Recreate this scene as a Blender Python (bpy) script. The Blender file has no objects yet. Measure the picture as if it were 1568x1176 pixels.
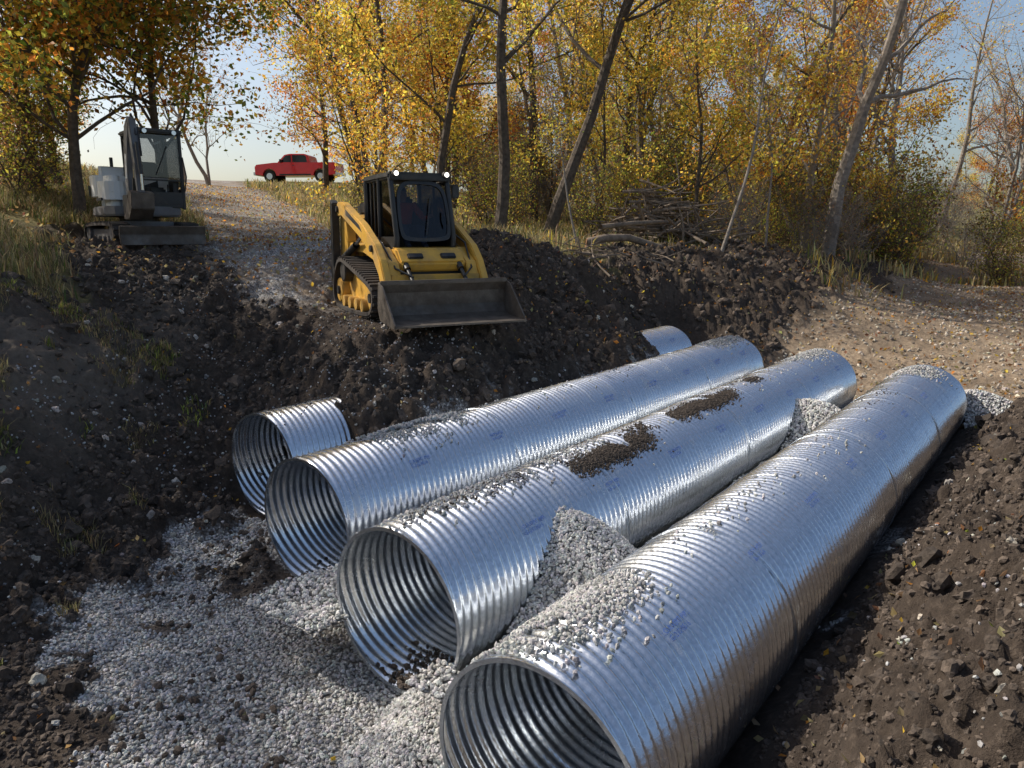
import bpy, bmesh, math, random
import numpy as np
from mathutils import Vector, Matrix
rng=np.random.default_rng(7); random.seed(7)
scene=bpy.context.scene
COL=scene.collection
CAMZ=3.15
# ------------------------------------------------------------------ materials
def newmat(name):
    m=bpy.data.materials.new(name); m.use_nodes=True
    nt=m.node_tree; nt.nodes.clear()
    return m,nt
def N(nt,t,**kw):
    n=nt.nodes.new(t)
    for k,v in kw.items(): setattr(n,k,v)
    return n
def ramp(nt,fac,stops):
    r=N(nt,'ShaderNodeValToRGB'); e=r.color_ramp.elements
    while len(e)<len(stops): e.new(0.5)
    for i,(p,c) in enumerate(stops):
        e[i].position=p; e[i].color=(c[0],c[1],c[2],1)
    nt.links.new(fac,r.inputs[0]); return r.outputs[0]
def mixc(nt,f,a,b,mode='MIX'):
    m=N(nt,'ShaderNodeMix',data_type='RGBA',blend_type=mode)
    for s,v in ((0,f),(6,a),(7,b)):
        if isinstance(v,(int,float)): m.inputs[s].default_value=v
        elif isinstance(v,tuple): m.inputs[s].default_value=(v[0],v[1],v[2],1)
        else: nt.links.new(v,m.inputs[s])
    return m.outputs[2]
def mathn(nt,op,a,b=None,c=None):
    m=N(nt,'ShaderNodeMath',operation=op)
    for s,v in ((0,a),(1,b),(2,c)):
        if v is None: continue
        if isinstance(v,(int,float)): m.inputs[s].default_value=v
        else: nt.links.new(v,m.inputs[s])
    return m.outputs[0]
def noise(nt,scale,detail=6,rough=.6,coord='Object'):
    tc=N(nt,'ShaderNodeTexCoord'); n=N(nt,'ShaderNodeTexNoise')
    n.inputs['Scale'].default_value=scale; n.inputs['Detail'].default_value=detail; n.inputs['Roughness'].default_value=rough
    nt.links.new(tc.outputs[coord],n.inputs['Vector']); return n.outputs[0]
def simple(name,col,rough=.6,metal=0,var=.25,scale=6,bump=.0,dirt=0,dirtcol=(.10,.075,.052),coat=0):
    m,nt=newmat(name); p=N(nt,'ShaderNodeBsdfPrincipled'); o=N(nt,'ShaderNodeOutputMaterial')
    n=noise(nt,scale)
    c=ramp(nt,n,[(.3,tuple(x*(1-var) for x in col)),(.7,tuple(min(1,x*(1+var)) for x in col))])
    if dirt>0:
        n2=noise(nt,2.3,8,.7); f=ramp(nt,n2,[(.62-.3*dirt,(0,0,0)),(.72,(1,1,1))])
        f=mathn(nt,'MULTIPLY',f,.85); c=mixc(nt,f,c,dirtcol)
        nt.links.new(mathn(nt,'MULTIPLY_ADD',f,.4,rough),p.inputs['Roughness'])
    else: p.inputs['Roughness'].default_value=rough
    nt.links.new(c,p.inputs['Base Color']); p.inputs['Metallic'].default_value=metal
    if coat: p.inputs['Coat Weight'].default_value=coat
    if bump:
        b=N(nt,'ShaderNodeBump'); b.inputs['Strength'].default_value=bump; b.inputs['Distance'].default_value=.02
        nt.links.new(noise(nt,scale*6),b.inputs['Height']); nt.links.new(b.outputs[0],p.inputs['Normal'])
    nt.links.new(p.outputs[0],o.inputs[0]); return m
def attrmat(name,rough=.8,transl=0,bump=0,scale=40,metal=0):
    m,nt=newmat(name); p=N(nt,'ShaderNodeBsdfPrincipled'); o=N(nt,'ShaderNodeOutputMaterial')
    a=N(nt,'ShaderNodeAttribute',attribute_name='Col')
    c=a.outputs[0]
    if bump:
        n=noise(nt,scale); f=ramp(nt,n,[(.3,(.6,.6,.6)),(.7,(1.3,1.3,1.3))]); c=mixc(nt,1.0,c,f,'MULTIPLY')
        b=N(nt,'ShaderNodeBump'); b.inputs['Strength'].default_value=bump; b.inputs['Distance'].default_value=.012
        nt.links.new(n,b.inputs['Height']); nt.links.new(b.outputs[0],p.inputs['Normal'])
    nt.links.new(c,p.inputs['Base Color']); p.inputs['Roughness'].default_value=rough
    if transl:
        t=N(nt,'ShaderNodeBsdfTranslucent'); nt.links.new(c,t.inputs[0]); mx=N(nt,'ShaderNodeMixShader'); mx.inputs[0].default_value=transl
        nt.links.new(p.outputs[0],mx.inputs[1]); nt.links.new(t.outputs[0],mx.inputs[2]); nt.links.new(mx.outputs[0],o.inputs[0])
    else: nt.links.new(p.outputs[0],o.inputs[0])
    return m
def glassmat(name,tint=.35,rough=.03,col=(1,1,1)):
    m,nt=newmat(name); o=N(nt,'ShaderNodeOutputMaterial'); t=N(nt,'ShaderNodeBsdfTransparent'); t.inputs[0].default_value=(tint*col[0],tint*col[1],tint*col[2],1)
    g=N(nt,'ShaderNodeBsdfGlossy'); g.inputs['Roughness'].default_value=rough
    f=N(nt,'ShaderNodeFresnel'); f.inputs[0].default_value=1.6
    ff=mathn(nt,'MULTIPLY',f.outputs[0],.9)
    mx=N(nt,'ShaderNodeMixShader'); nt.links.new(ff,mx.inputs[0]); nt.links.new(t.outputs[0],mx.inputs[1]); nt.links.new(g.outputs[0],mx.inputs[2]); nt.links.new(mx.outputs[0],o.inputs[0])
    return m
M_leaf=attrmat('leaf',.5,.58)
M_grass=attrmat('grass_blade',.7,.4)
M_stone=attrmat('gravel_stone',.85,0,.5,60)
M_clod=attrmat('soil_clod',.95,0,1.0,38)
M_bark=simple('bark',(.10,.078,.06),.9,0,.5,9,.8)
M_barkl=simple('bark_grey',(.26,.225,.19),.9,0,.4,9,.8)
M_yel=simple('yellow_paint',(.66,.37,.055),.42,0,.1,3,0,.55,(.22,.155,.09))
M_blk=simple('black_paint',(.022,.022,.022),.45,0,.3,5,0,.35,(.10,.08,.06))
M_rub=simple('rubber_track',(.035,.032,.03),.85,0,.3,5,.3,.8,(.10,.075,.055))
M_steel=simple('worn_steel',(.14,.12,.10),.5,.5,.4,5,.3,.7,(.11,.082,.06))
M_wht=simple('white_paint',(.78,.78,.75),.4,0,.05,3,0,.1,(.3,.25,.2))
M_gry=simple('grey_paint',(.13,.13,.135),.5,0,.15,4,0,.3)
M_red=simple('red_paint',(.75,.014,.02),.25,0,.08,3,0,0,coat=.6)
M_chr=simple('chrome',(.65,.65,.66),.18,1,.05)
M_glass=glassmat('tinted_glass',.40)
M_glassc=glassmat('clear_glass',.78)
M_dglass=simple('dark_window',(.012,.015,.018),.08,0,.1)
M_tire=simple('tire',(.02,.02,.02),.85,0,.2)
M_shirt=simple('red_jacket',(.60,.09,.035),.85,0,.2,12)
M_skin=simple('skin',(.48,.27,.19),.6,0,.1)
M_pants=simple('denim',(.04,.06,.11),.9,0,.2)
M_cap=simple('hair_brown',(.05,.03,.02),.9,0,.2)
M_ink=simple('blue_ink',(.10,.19,.52),.5,.2,.1)
M_wood=simple('dead_wood',(.20,.155,.115),.9,0,.4,7,.6)
# ------------------------------------------------------------------ numpy mesh
def mesh_np(name,V,F,mats,midx=None,col=None,smooth=False,attrs=None,link=True):
    V=np.asarray(V,dtype=np.float32); F=np.asarray(F,dtype=np.int32)
    me=bpy.data.meshes.new(name); n,k=F.shape
    me.vertices.add(len(V)); me.vertices.foreach_set('co',V.ravel())
    me.loops.add(n*k); me.loops.foreach_set('vertex_index',F.ravel())
    me.polygons.add(n); me.polygons.foreach_set('loop_start',np.arange(0,n*k,k,dtype=np.int32))
    try: me.polygons.foreach_set('loop_total',np.full(n,k,dtype=np.int32))
    except Exception: pass
    for m in mats: me.materials.append(m)
    if midx is not None: me.polygons.foreach_set('material_index',np.asarray(midx,dtype=np.int32))
    me.polygons.foreach_set('use_smooth',np.full(n,smooth,dtype=bool))
    me.update(calc_edges=True)
    if col is not None:
        a=me.color_attributes.new('Col','FLOAT_COLOR','POINT'); c=np.ones((len(V),4),np.float32); c[:,:3]=col; a.data.foreach_set('color',c.ravel())
    if attrs:
        for nm,c3 in attrs.items():
            a=me.color_attributes.new(nm,'FLOAT_COLOR','POINT'); c=np.ones((len(V),4),np.float32); c[:,:3]=c3; a.data.foreach_set('color',c.ravel())
    me.validate()
    ob=bpy.data.objects.new(name,me)
    if link: COL.objects.link(ob)
    return ob
_T=rng.random((256,256)).astype(np.float64)
def vn(x,y):
    xi=np.floor(x).astype(int); yi=np.floor(y).astype(int); fx=x-xi; fy=y-yi
    fx=fx*fx*(3-2*fx); fy=fy*fy*(3-2*fy)
    a=_T[xi&255,yi&255]; b=_T[(xi+1)&255,yi&255]; c=_T[xi&255,(yi+1)&255]; d=_T[(xi+1)&255,(yi+1)&255]
    return (a*(1-fx)+b*fx)*(1-fy)+(c*(1-fx)+d*fx)*fy
def fbm(x,y,s,o=4,g=.5):
    t=0;am=1;tot=0
    for i in range(o):
        t=t+am*vn(x*s+17.3*i,y*s*1.03+9.1*i); tot+=am; am*=g; s*=2.07
    return t/tot*2-1
def sst(a,b,x): t=np.clip((x-a)/(b-a),0,1); return t*t*(3-2*t)
# ------------------------------------------------------------------ frame of pipes
OX,OY=0.1,3.1; EX,EY=.61,.7924
def aq(a,q): return OX+EX*a-EY*q, OY+EY*a+EX*q
def toaq(x,y): return (x-OX)*EX+(y-OY)*EY, -(x-OX)*EY+(y-OY)*EX
R=.59
PIPES=[(0,0,10.1),(.72,1.70,10.1),(1.34,3.50,10.1),(2.11,5.27,10.1)]
cp=[]
for a in (-4,-2,0,2,4,6,8,10,11.5):
    for q in (.1,1.7,3.3): 
        if a>=-2 or q>1: cp.append((*aq(a,q),0.0 if a<10 else .12))
for a in (-2,0,1.5):
    for q in (4.5,5.4): cp.append((*aq(a,q),.02))
for a in (-1,1,3,5,7,9):
    f=1 if a<7 else .8
    cp+= [(*aq(a,-.76),.25),(*aq(a,-1.1),.85*f),(*aq(a,-1.8),1.3*f),(*aq(a,-2.6),1.42*f)]
for a,z in ((2.3,.3),(3.2,.85),(4.5,.95),(6,.95),(8,.9),(10,.85),(11.5,.6)): cp.append((*aq(a,4.15),z))
for a,z in ((3.3,1.3),(5,1.72),(6.2,1.55),(7.2,1.3),(9,1.35),(10.2,1.15),(11.4,.7),(12.6,.6)): cp.append((*aq(a,4.75),z))
for a,z in ((3.4,1.5),(5,1.85),(6.2,1.75),(7.4,1.45),(9,1.5),(10.2,1.3),(11.4,.9),(12.6,.85)): cp.append((*aq(a,5.35),z))
for a,z in ((2.8,.5),(3.6,1.5)): cp.append((*aq(a,6.0),z))
for a,z in ((2.6,.7),): cp.append((*aq(a,6.6),z))
for a,z in ((8.5,1.8),(10.5,1.7),(12,1.4),(13,1.35)): cp.append((*aq(a,6.2),z))
for q,z in ((-1,.55),(1,.4),(3,.4),(5,.75)): cp.append((*aq(13.5,q),z))
cp+=[(-3.67,4.85,.2),(-4.43,6.1,.65),(-5.1,7.3,1.5),(-6.3,9.3,2.5),(-8,12,3.1),(-5.15,11,2.05),(-4.2,9.6,1.15),(-3.6,8.05,.3),(-3.2,7.5,.1),
(-4.0,12.5,2.35),(-3.8,12.9,2.6),(-4.8,15,2.9),(-6.5,20,3.2),(-8.1,24.6,3.7),(-13,35,4.9),(-17.9,46,6.0),(-16,54,6.7),(-22,56,6.8),(-9,54,6.7),(-15,58,6.7),(-25,62,6.8),
(-1.6,11.7,1.95),(-2.5,12.6,2.0),(-.8,12.4,2.05),(-2.3,10.9,1.88),(-.9,10.4,1.8),(-3.2,12,2.0),(-.2,11.2,1.85),(-1.6,10.1,1.65),(-2.6,10.2,1.6),
(-7.7,15.8,2.93),(-6.6,15,2.85),(-8.8,16.5,3.05),(-6.8,17,2.95),(-10.5,16.5,3.7),(-5.9,12,2.4),(-6.3,13.4,2.62),(-7.2,14.2,2.8),(-5.3,13.6,2.6),
(.2,14.2,3.12),(.17,12.7,2.4),(.6,11.7,1.5),(-1.2,15.2,2.9),(1.6,15.3,2.9),(2.0,14.2,2.0),(1.9,12.9,1.5),
(2.6,16.6,1.4),(3.2,17.4,2.1),(3.6,19.2,2.65),(6.1,16.8,.6),(5.0,16.4,.8),(6.6,18.9,1.9),(8.2,22.5,2.7),(11.8,23.2,.9),(12.0,25.5,2.2),(16.5,30.5,1.0),(16.5,33,2.3),(24,42,1.1),(22,44,2.4),
(7.5,16.4,.75),(36,58,1.3),(30,35,1.5),(45,40,3.2),(20,18,1.2),(14,12,1.25),(10,8,1.35),(7.4,9.6,1.0),(26,24,2.4),(60,50,6),
(1.2,0,1.5),(0,0,1.5),(3,0,1.6),(4,2,1.5),(8,3,1.7),(5.5,6,1.3),(20,5,2.2),(0,-3,1.7),(-3,-3,1.5),(-5,0,1.0),
(-3.2,2,.35),(-5,3.5,.8),(-7,5.5,1.9),(-9,5,2.4),(-15,0,3),(-15,8,3.6),(-12,14,3.8),(-14,22,4.6),(-24,35,6.8),(-19,30,5.7),(-35,30,7.4),(-35,60,7.4),
(4,27,3.0),(-2,22,3.1),(0,35,3.6),(10,40,3.3),(-6,40,5.0),(0,60,5.6),(30,60,4.5),(-25,100,6.0),(10,110,7),(80,100,10),(100,40,9),(60,0,5),(0,-50,3),(-60,0,6),(-70,100,6.5)]
cp=np.array(cp); D=np.hypot(cp[:,0][:,None]-cp[:,0][None],cp[:,1][:,None]-cp[:,1][None])
n=len(cp); Am=np.zeros((n+1,n+1)); Am[:n,:n]=-D - np.eye(n)*(-.05); Am[:n,n]=1; Am[n,:n]=1
w=np.linalg.solve(Am,np.append(cp[:,2],0))
def base_h(x,y):
    xc=np.clip(x,-90,110); yc=np.clip(y,-50,120); out=np.zeros(x.shape)+w[n]
    for i in range(n): out-= w[i]*np.sqrt((xc-cp[i,0])**2+(yc-cp[i,1])**2+.04)
    return out
def poly_sd(x,y,P):
    P=np.array(P,float); d=np.full(x.shape,1e9); ins=np.zeros(x.shape,bool); m=len(P)
    for i in range(m):
        ax,ay=P[i]; bx,by=P[(i+1)%m]; vx,vy=bx-ax,by-ay
        t=np.clip(((x-ax)*vx+(y-ay)*vy)/(vx*vx+vy*vy),0,1)
        d=np.minimum(d,np.hypot(x-ax-t*vx,y-ay-t*vy))
        c=((ay>y)!=(by>y))&(x<(bx-ax)*(y-ay)/((by-ay)+1e-12)+ax); ins^=c
    return np.where(ins,d,-d)
ROAD=[(-3.6,12.3,.8),(-4.7,15,1.3),(-6.3,20,1.8),(-9,26,2.0),(-13,35,2.0),(-18,46,2.1),(-23,57,2.2),(-35,75,2.2)]
def road_w(x,y):
    best=np.full(x.shape,-9.)
    for (ax,ay,aw),(bx,by,bw) in zip(ROAD[:-1],ROAD[1:]):
        vx,vy=bx-ax,by-ay; t=np.clip(((x-ax)*vx+(y-ay)*vy)/(vx*vx+vy*vy),0,1)
        best=np.maximum(best,(aw+(bw-aw)*t)-np.hypot(x-ax-t*vx,y-ay-t*vy))
    return best
GRAV=[(-4.1,6.0),(-3.7,7.2),(-2.9,8.0),(-1.7,7.7),(3.6,14.0),(5.2,14.4),(6.9,11.7),(.42,2.95),(-.25,1.4),(-1.3,1.6),(-2.1,3.5),(-3.0,4.7)]
TAN=[(6.4,12.6),(4.8,14.7),(6.4,17.1),(11.8,23.6),(16.7,31),(36,60),(60,64),(42,34),(24,18),(13,9),(8.2,10.6)]
DIRT=[(-9,-6),(-8.2,5),(-6.9,8.4),(-6.4,10.6),(-7.6,12.6),(-9.3,15.2),(-8.6,17.2),(-6.2,17.2),(-4.6,15.2),(-2.6,14.6),(-1.2,15.6),(1,16.6),(3.2,20),(8.5,24.3),(13,28),(17,34),(25,38),(22,16),(16,-6)]
def zones(x,y):
    j=fbm(x,y,1.1,4,.6)
    j2=fbm(x+31,y,4.5,3,.6)
    g=sst(-.12,.1,poly_sd(x,y,GRAV)+.75*j+.45*j2)
    a_,q_=toaq(x,y)
    g=g*(1-sst(.10,.30,fbm(x+7,y+2,1.25,4,.55)+.1)*sst(2.2,3.4,q_)*(1-sst(2.0,3.2,a_))*.9)
    t=sst(-.5,.5,poly_sd(x,y,TAN)+.7*j+.4*j2)
    d=sst(-.5,.4,poly_sd(x,y,DIRT)+1.0*j+.5*j2)
    r=sst(-.5,.5,road_w(x,y)+.5*j+.3*j2)
    return g,t,d,r
def axis(a,b,step,lo,hi,gr):
    mid=list(np.arange(a,b,step)); s=step; v=mid[-1]
    while v<hi: s*=1+gr; v+=s; mid.append(v)
    s=step; v=a; pre=[]
    while v>lo: s*=1+gr; v-=s; pre.append(v)
    return np.array(pre[::-1]+mid)
gx=axis(-7,8.5,.04,-450,450,.024); gy=axis(1.5,15,.04,-60,600,.024)
X,Y=np.meshgrid(gx,gy,indexing='xy')
Z=base_h(X,Y)
zg,zt,zd,zr=zones(X,Y)
AA,QQ=toaq(X,Y)
dist=np.hypot(X,Y)
near=1-sst(25,60,dist)
rough=zd*(1-zg)*(1-.75*zt)*(1-.7*zr)
corr=sst(-.95,-.7,QQ)*(1-sst(3.9,4.3,QQ))*sst(-4,-2,AA)*(1-sst(12,14,AA))
rough*=1-.9*corr
smoothleft=sst(-4.6,-5.6,X)*(1-sst(8,11,Y))*.6
rough*=1-smoothleft
n1=fbm(X,Y,.9,3,.5); n2=np.abs(fbm(X+5,Y+3,2.6,4,.6)); n3=fbm(X,Y,9,3,.6)
cl=fbm(X+50,Y+9,5.2,2,.5); cl2=fbm(X+11,Y+77,12,2,.5)
Z+= rough*(.16*n1+.28*(n2-.2)+.09*sst(.0,.4,cl)+.055*sst(.02,.3,cl2)+.07*n3)
Z+= (1-rough)*near*(.02*n3*(1-zg)+.035*n1)+ zg*.012*fbm(X,Y,14,2)
Z+= (1-near)*.4*fbm(X,Y,.05,3)
# machine track ruts down the left slope
for (rx,ry,rdx,rdy) in ((-5.9,8.6,.35,-1.0),(-5.1,8.9,.35,-1.0)):
    l=math.hypot(rdx,rdy); ux,uy=rdx/l,rdy/l; al=(X-rx)*ux+(Y-ry)*uy; pr=-(X-rx)*uy+(Y-ry)*ux
    Z-=.06*np.exp(-(pr/.16)**2)*sst(-1,0,al)*(1-sst(3,4,al))*(1+.35*np.sin(al*26))
def pad(cx,cy,r,z):
    global Z
    m=1-sst(r*.6,r,np.hypot(X-cx,Y-cy)); Z=Z*(1-m)+(z+ .2*(Z-z).clip(-.1,.1))*m
pad(-1.6,11.7,1.9,1.93); pad(-7.6,15.6,1.7,2.92)
for (a0,q0,L) in PIPES[:3]:
    dq=np.abs(QQ-q0); ins=(dq<.66)&(AA>a0-.25)&(AA<a0+L+.2)
    low=R-np.sqrt(np.clip(R*R-np.minimum(dq,R)**2,0,None))-.02
    Z=np.where(ins,np.minimum(Z,np.maximum(low,-.03)),Z)
a0,q0,L=PIPES[3]; dq=np.abs(QQ-q0); ins=(dq<.64)&(AA>a0-.3)&(AA<a0+.85)
low=R-np.sqrt(np.clip(R*R-np.minimum(dq,R)**2,0,None))-.02
Z=np.where(ins,np.minimum(Z,np.maximum(low,-.03)),Z)
mm=sst(9.5,10.3,AA+.2*n1)*(1-sst(13.2,14.2,AA))*sst(4.0,4.4,QQ)*(1-sst(5.6,6.4,QQ)); Z=Z*(1-mm)+np.minimum(Z,.56+.45*sst(5.3,6.1,QQ)+.05*n3)*mm
def gz(x,y):
    x=np.asarray(x,float);y=np.asarray(y,float)
    i=np.clip(np.searchsorted(gx,x)-1,0,len(gx)-2); j=np.clip(np.searchsorted(gy,y)-1,0,len(gy)-2)
    fx=(x-gx[i])/(gx[i+1]-gx[i]); fy=(y-gy[j])/(gy[j+1]-gy[j])
    return (Z[j,i]*(1-fx)+Z[j,i+1]*fx)*(1-fy)+(Z[j+1,i]*(1-fx)+Z[j+1,i+1]*fx)*fy
ny,nx=X.shape
idx=np.arange(ny*nx).reshape(ny,nx)
F=np.stack([idx[:-1,:-1],idx[:-1,1:],idx[1:,1:],idx[1:,:-1]],-1).reshape(-1,4)
gr=(1-zd)*(1-zt)*(1-zr)*(1-zg)
m,nt=newmat('ground_soil'); P_=N(nt,'ShaderNodeBsdfPrincipled'); O_=N(nt,'ShaderNodeOutputMaterial')
at=N(nt,'ShaderNodeAttribute',attribute_name='Zone'); sp=N(nt,'ShaderNodeSeparateColor'); nt.links.new(at.outputs[0],sp.inputs[0])
at2=N(nt,'ShaderNodeAttribute',attribute_name='Zone2'); sp2=N(nt,'ShaderNodeSeparateColor'); nt.links.new(at2.outputs[0],sp2.inputs[0])
nA=noise(nt,1.3,8,.65); nB=noise(nt,14,8,.7); nC=noise(nt,60,4,.7)
dirt=mixc(nt,.5,ramp(nt,nA,[(.3,(.036,.028,.022)),(.5,(.068,.051,.039)),(.72,(.14,.106,.08))]),ramp(nt,nB,[(.3,(.023,.017,.013)),(.55,(.078,.059,.045)),(.75,(.23,.18,.14))]))
dry=mixc(nt,.5,ramp(nt,nA,[(.3,(.11,.088,.068)),(.7,(.21,.172,.135))]),ramp(nt,nB,[(.3,(.09,.07,.055)),(.7,(.23,.19,.15))]))
dirt=mixc(nt,sp2.outputs[0],dirt,dry)
def vor(nt,scale,feat='F1'):
    tc=N(nt,'ShaderNodeTexCoord'); v=N(nt,'ShaderNodeTexVoronoi',feature=feat); v.inputs['Scale'].default_value=scale; nt.links.new(tc.outputs['Object'],v.inputs['Vector']); return v
def gravcol(nt):
    v1=vor(nt,38); sc=N(nt,'ShaderNodeSeparateColor'); nt.links.new(v1.outputs['Color'],sc.inputs[0])
    g_=ramp(nt,sc.outputs[0],[(0,(.22,.21,.20)),(.5,(.42,.405,.385)),(1,(.60,.585,.56))])
    return mixc(nt,ramp(nt,v1.outputs['Distance'],[(.4,(0,0,0)),(.8,(1,1,1))]),g_,(.12,.11,.10)),v1
gravc,v1=gravcol(nt)
tanc=ramp(nt,nB,[(.25,(.13,.094,.062)),(.5,(.32,.24,.165)),(.75,(.50,.41,.30))])
tanc=mixc(nt,ramp(nt,nA,[(.38,(0,0,0)),(.62,(.75,.75,.75))]),tanc,(.17,.128,.088))
grc=ramp(nt,nB,[(.3,(.08,.07,.03)),(.5,(.20,.165,.065)),(.72,(.32,.25,.12))])
grc=mixc(nt,ramp(nt,nA,[(.42,(0,0,0)),(.62,(.6,.6,.6))]),grc,(.11,.125,.04))
c=mixc(nt,sp.outputs[1],dirt,grc)
c=mixc(nt,sp.outputs[2],c,tanc)
roadc=mixc(nt,ramp(nt,noise(nt,.8,6,.7),[(.4,(0,0,0)),(.6,(1,1,1))]),tanc,gravc)
c=mixc(nt,sp2.outputs[1],c,roadc)
c=mixc(nt,sp.outputs[0],c,gravc)
nt.links.new(c,P_.inputs['Base Color']); P_.inputs['Roughness'].default_value=.92; P_.inputs['Specular IOR Level'].default_value=.25
hb=mathn(nt,'ADD',mathn(nt,'MULTIPLY',nB,1.0),mathn(nt,'MULTIPLY',nC,.5))
hv=mathn(nt,'MULTIPLY',mathn(nt,'MULTIPLY',v1.outputs['Distance'],-1.2),sp.outputs[0])
hb=mathn(nt,'ADD',hb,hv)
b=N(nt,'ShaderNodeBump'); b.inputs['Strength'].default_value=.9; b.inputs['Distance'].default_value=.05
nt.links.new(hb,b.inputs['Height']); nt.links.new(b.outputs[0],P_.inputs['Normal']); nt.links.new(P_.outputs[0],O_.inputs[0])
M_ground=m
m,nt=newmat('gravel_base'); P_=N(nt,'ShaderNodeBsdfPrincipled'); O_=N(nt,'ShaderNodeOutputMaterial'); g_,v_=gravcol(nt); nt.links.new(g_,P_.inputs['Base Color']); P_.inputs['Roughness'].default_value=.9
b=N(nt,'ShaderNodeBump'); b.inputs['Strength'].default_value=.9; b.inputs['Distance'].default_value=.04; b.invert=True; nt.links.new(v_.outputs['Distance'],b.inputs['Height']); nt.links.new(b.outputs[0],P_.inputs['Normal']); nt.links.new(P_.outputs[0],O_.inputs[0]); M_gravb=m
dryz=sst(-4.0,-5.4,X)*(1-sst(10,13,Y))*sst(-.5,.3,fbm(X,Y,.7,3)+.2)
ground=mesh_np('ground',np.stack([X,Y,Z],-1).reshape(-1,3),F,[M_ground],smooth=True,
    attrs={'Zone':np.stack([zg,gr,zt*(1-zg)],-1).reshape(-1,3),'Zone2':np.stack([dryz,zr,0*zr],-1).reshape(-1,3)})
# ------------------------------------------------------------------ scatter stones
def ico(sub,seed,amt=.28,flat=.75):
    bm=bmesh.new(); bmesh.ops.create_icosphere(bm,subdivisions=sub,radius=.5); r=random.Random(seed)
    ph=[r.uniform(0,6.28) for _ in range(6)]
    for v in bm.verts:
        d=v.co.normalized(); k=1+r.uniform(-amt,amt)*(.8 if sub>1 else 1)
        if sub>1: k+=.18*math.sin(5*d.x+ph[0])+.16*math.sin(6*d.y+ph[1])+.14*math.sin(7*d.z+ph[2])
        v.co*=k
    for v in bm.verts: v.co.z*=flat; v.co.x*=1.2
    V=np.array([v.co[:] for v in bm.verts]); Fx=np.array([[v.index for v in f.verts] for f in bm.faces]); bm.free(); return V,Fx
def rotm(n,flat=False):
    q=rng.normal(size=(n,4))
    q/=np.linalg.norm(q,axis=1)[:,None]; w_,x,y,z=q.T
    return np.stack([np.stack([1-2*(y*y+z*z),2*(x*y-z*w_),2*(x*z+y*w_)],-1),np.stack([2*(x*y+z*w_),1-2*(x*x+z*z),2*(y*z-x*w_)],-1),np.stack([2*(x*z-y*w_),2*(y*z+x*w_),1-2*(x*x+y*y)],-1)],1)
def stones(name,pts,size,cols,mat,sub=1,amt=.28,smooth=False,nvar=6):
    Vs=[];Fs=[];Cs=[];off=0
    pts=np.asarray(pts); var=rng.integers(0,nvar,len(pts))
    for k in range(nvar):
        bv,bf=ico(sub,k+11*sub,amt); s=np.where(var==k)[0]
        if len(s)==0: continue
        Rm=rotm(len(s)); V=np.einsum('nij,vj->nvi',Rm,bv)*size[s][:,None,None]+pts[s][:,None,:]
        Fx=bf[None]+(np.arange(len(s))*len(bv))[:,None,None]+off
        Vs.append(V.reshape(-1,3)); Fs.append(Fx.reshape(-1,3)); Cs.append(np.repeat(cols[s],len(bv),0)); off+=len(s)*len(bv)
    return mesh_np(name,np.concatenate(Vs),np.concatenate(Fs),[mat],col=np.concatenate(Cs),smooth=smooth)
def greys(n,lo=.30,hi=.70):
    g=rng.uniform(lo,hi,n)[:,None]*np.array([1,.975,.93])[None]; return g*(1+rng.normal(0,.03,(n,3)))
def browns(n,lo=.02,hi=.07):
    g=rng.uniform(lo,hi,n)[:,None]*np.array([1,.76,.58])[None]; return g
def cand(n,x0,x1,y0,y1): return rng.uniform(x0,x1,n),rng.uniform(y0,y1,n)
x,y=cand(120000,-4.6,2.5,2.0,9.2); a_,q_=toaq(x,y)
g,t,d,r=zones(x,y)
keep=(g>rng.random(len(x))*.9+.1)&(rng.random(len(x))<.75)
for (a0,q0,L) in PIPES: keep&=~((np.abs(q_-q0)<.45)&(a_>a0+.9))
keep&=q_>-.7
x,y=x[keep],y[keep]; s=rng.uniform(.014,.034,len(x))
stones('gravel_bed',np.stack([x,y,gz(x,y)+s*.2],-1),s,greys(len(x)),M_stone)
x,y=cand(11000,-6,4,2,12); g,t,d,r=zones(x,y); k=(fbm(x,y,1.2,3)+.9*fbm(x,y,.5,2)>.05)&(g<.5); a_,q_=toaq(x,y); k&=~((q_>-.8)&(q_<4.1)&(a_>0)); x,y=x[k],y[k]
s=rng.uniform(.012,.035,len(x)); stones('scattered_gravel',np.stack([x,y,gz(x,y)+s*.2],-1),s,greys(len(x),.2,.55),M_stone)
x,y=cand(12000,4.5,24,9,30); g,t,d,r=zones(x,y); k=t>.5; x,y=x[k],y[k]; s=rng.uniform(.025,.09,len(x)); stones('creek_gravel',np.stack([x,y,gz(x,y)+s*.1],-1),s,greys(len(x),.18,.6)*np.array([1,.9,.75]),M_stone)
x,y=cand(26000,-16,-1.5,11.5,40); k=road_w(x,y)+.4*fbm(x,y,.8,3)>.1; x,y=x[k],y[k]; s=rng.uniform(.02,.05,len(x)); stones('road_gravel',np.stack([x,y,gz(x,y)+s*.1],-1),s,greys(len(x),.35,.75),M_stone)
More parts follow.
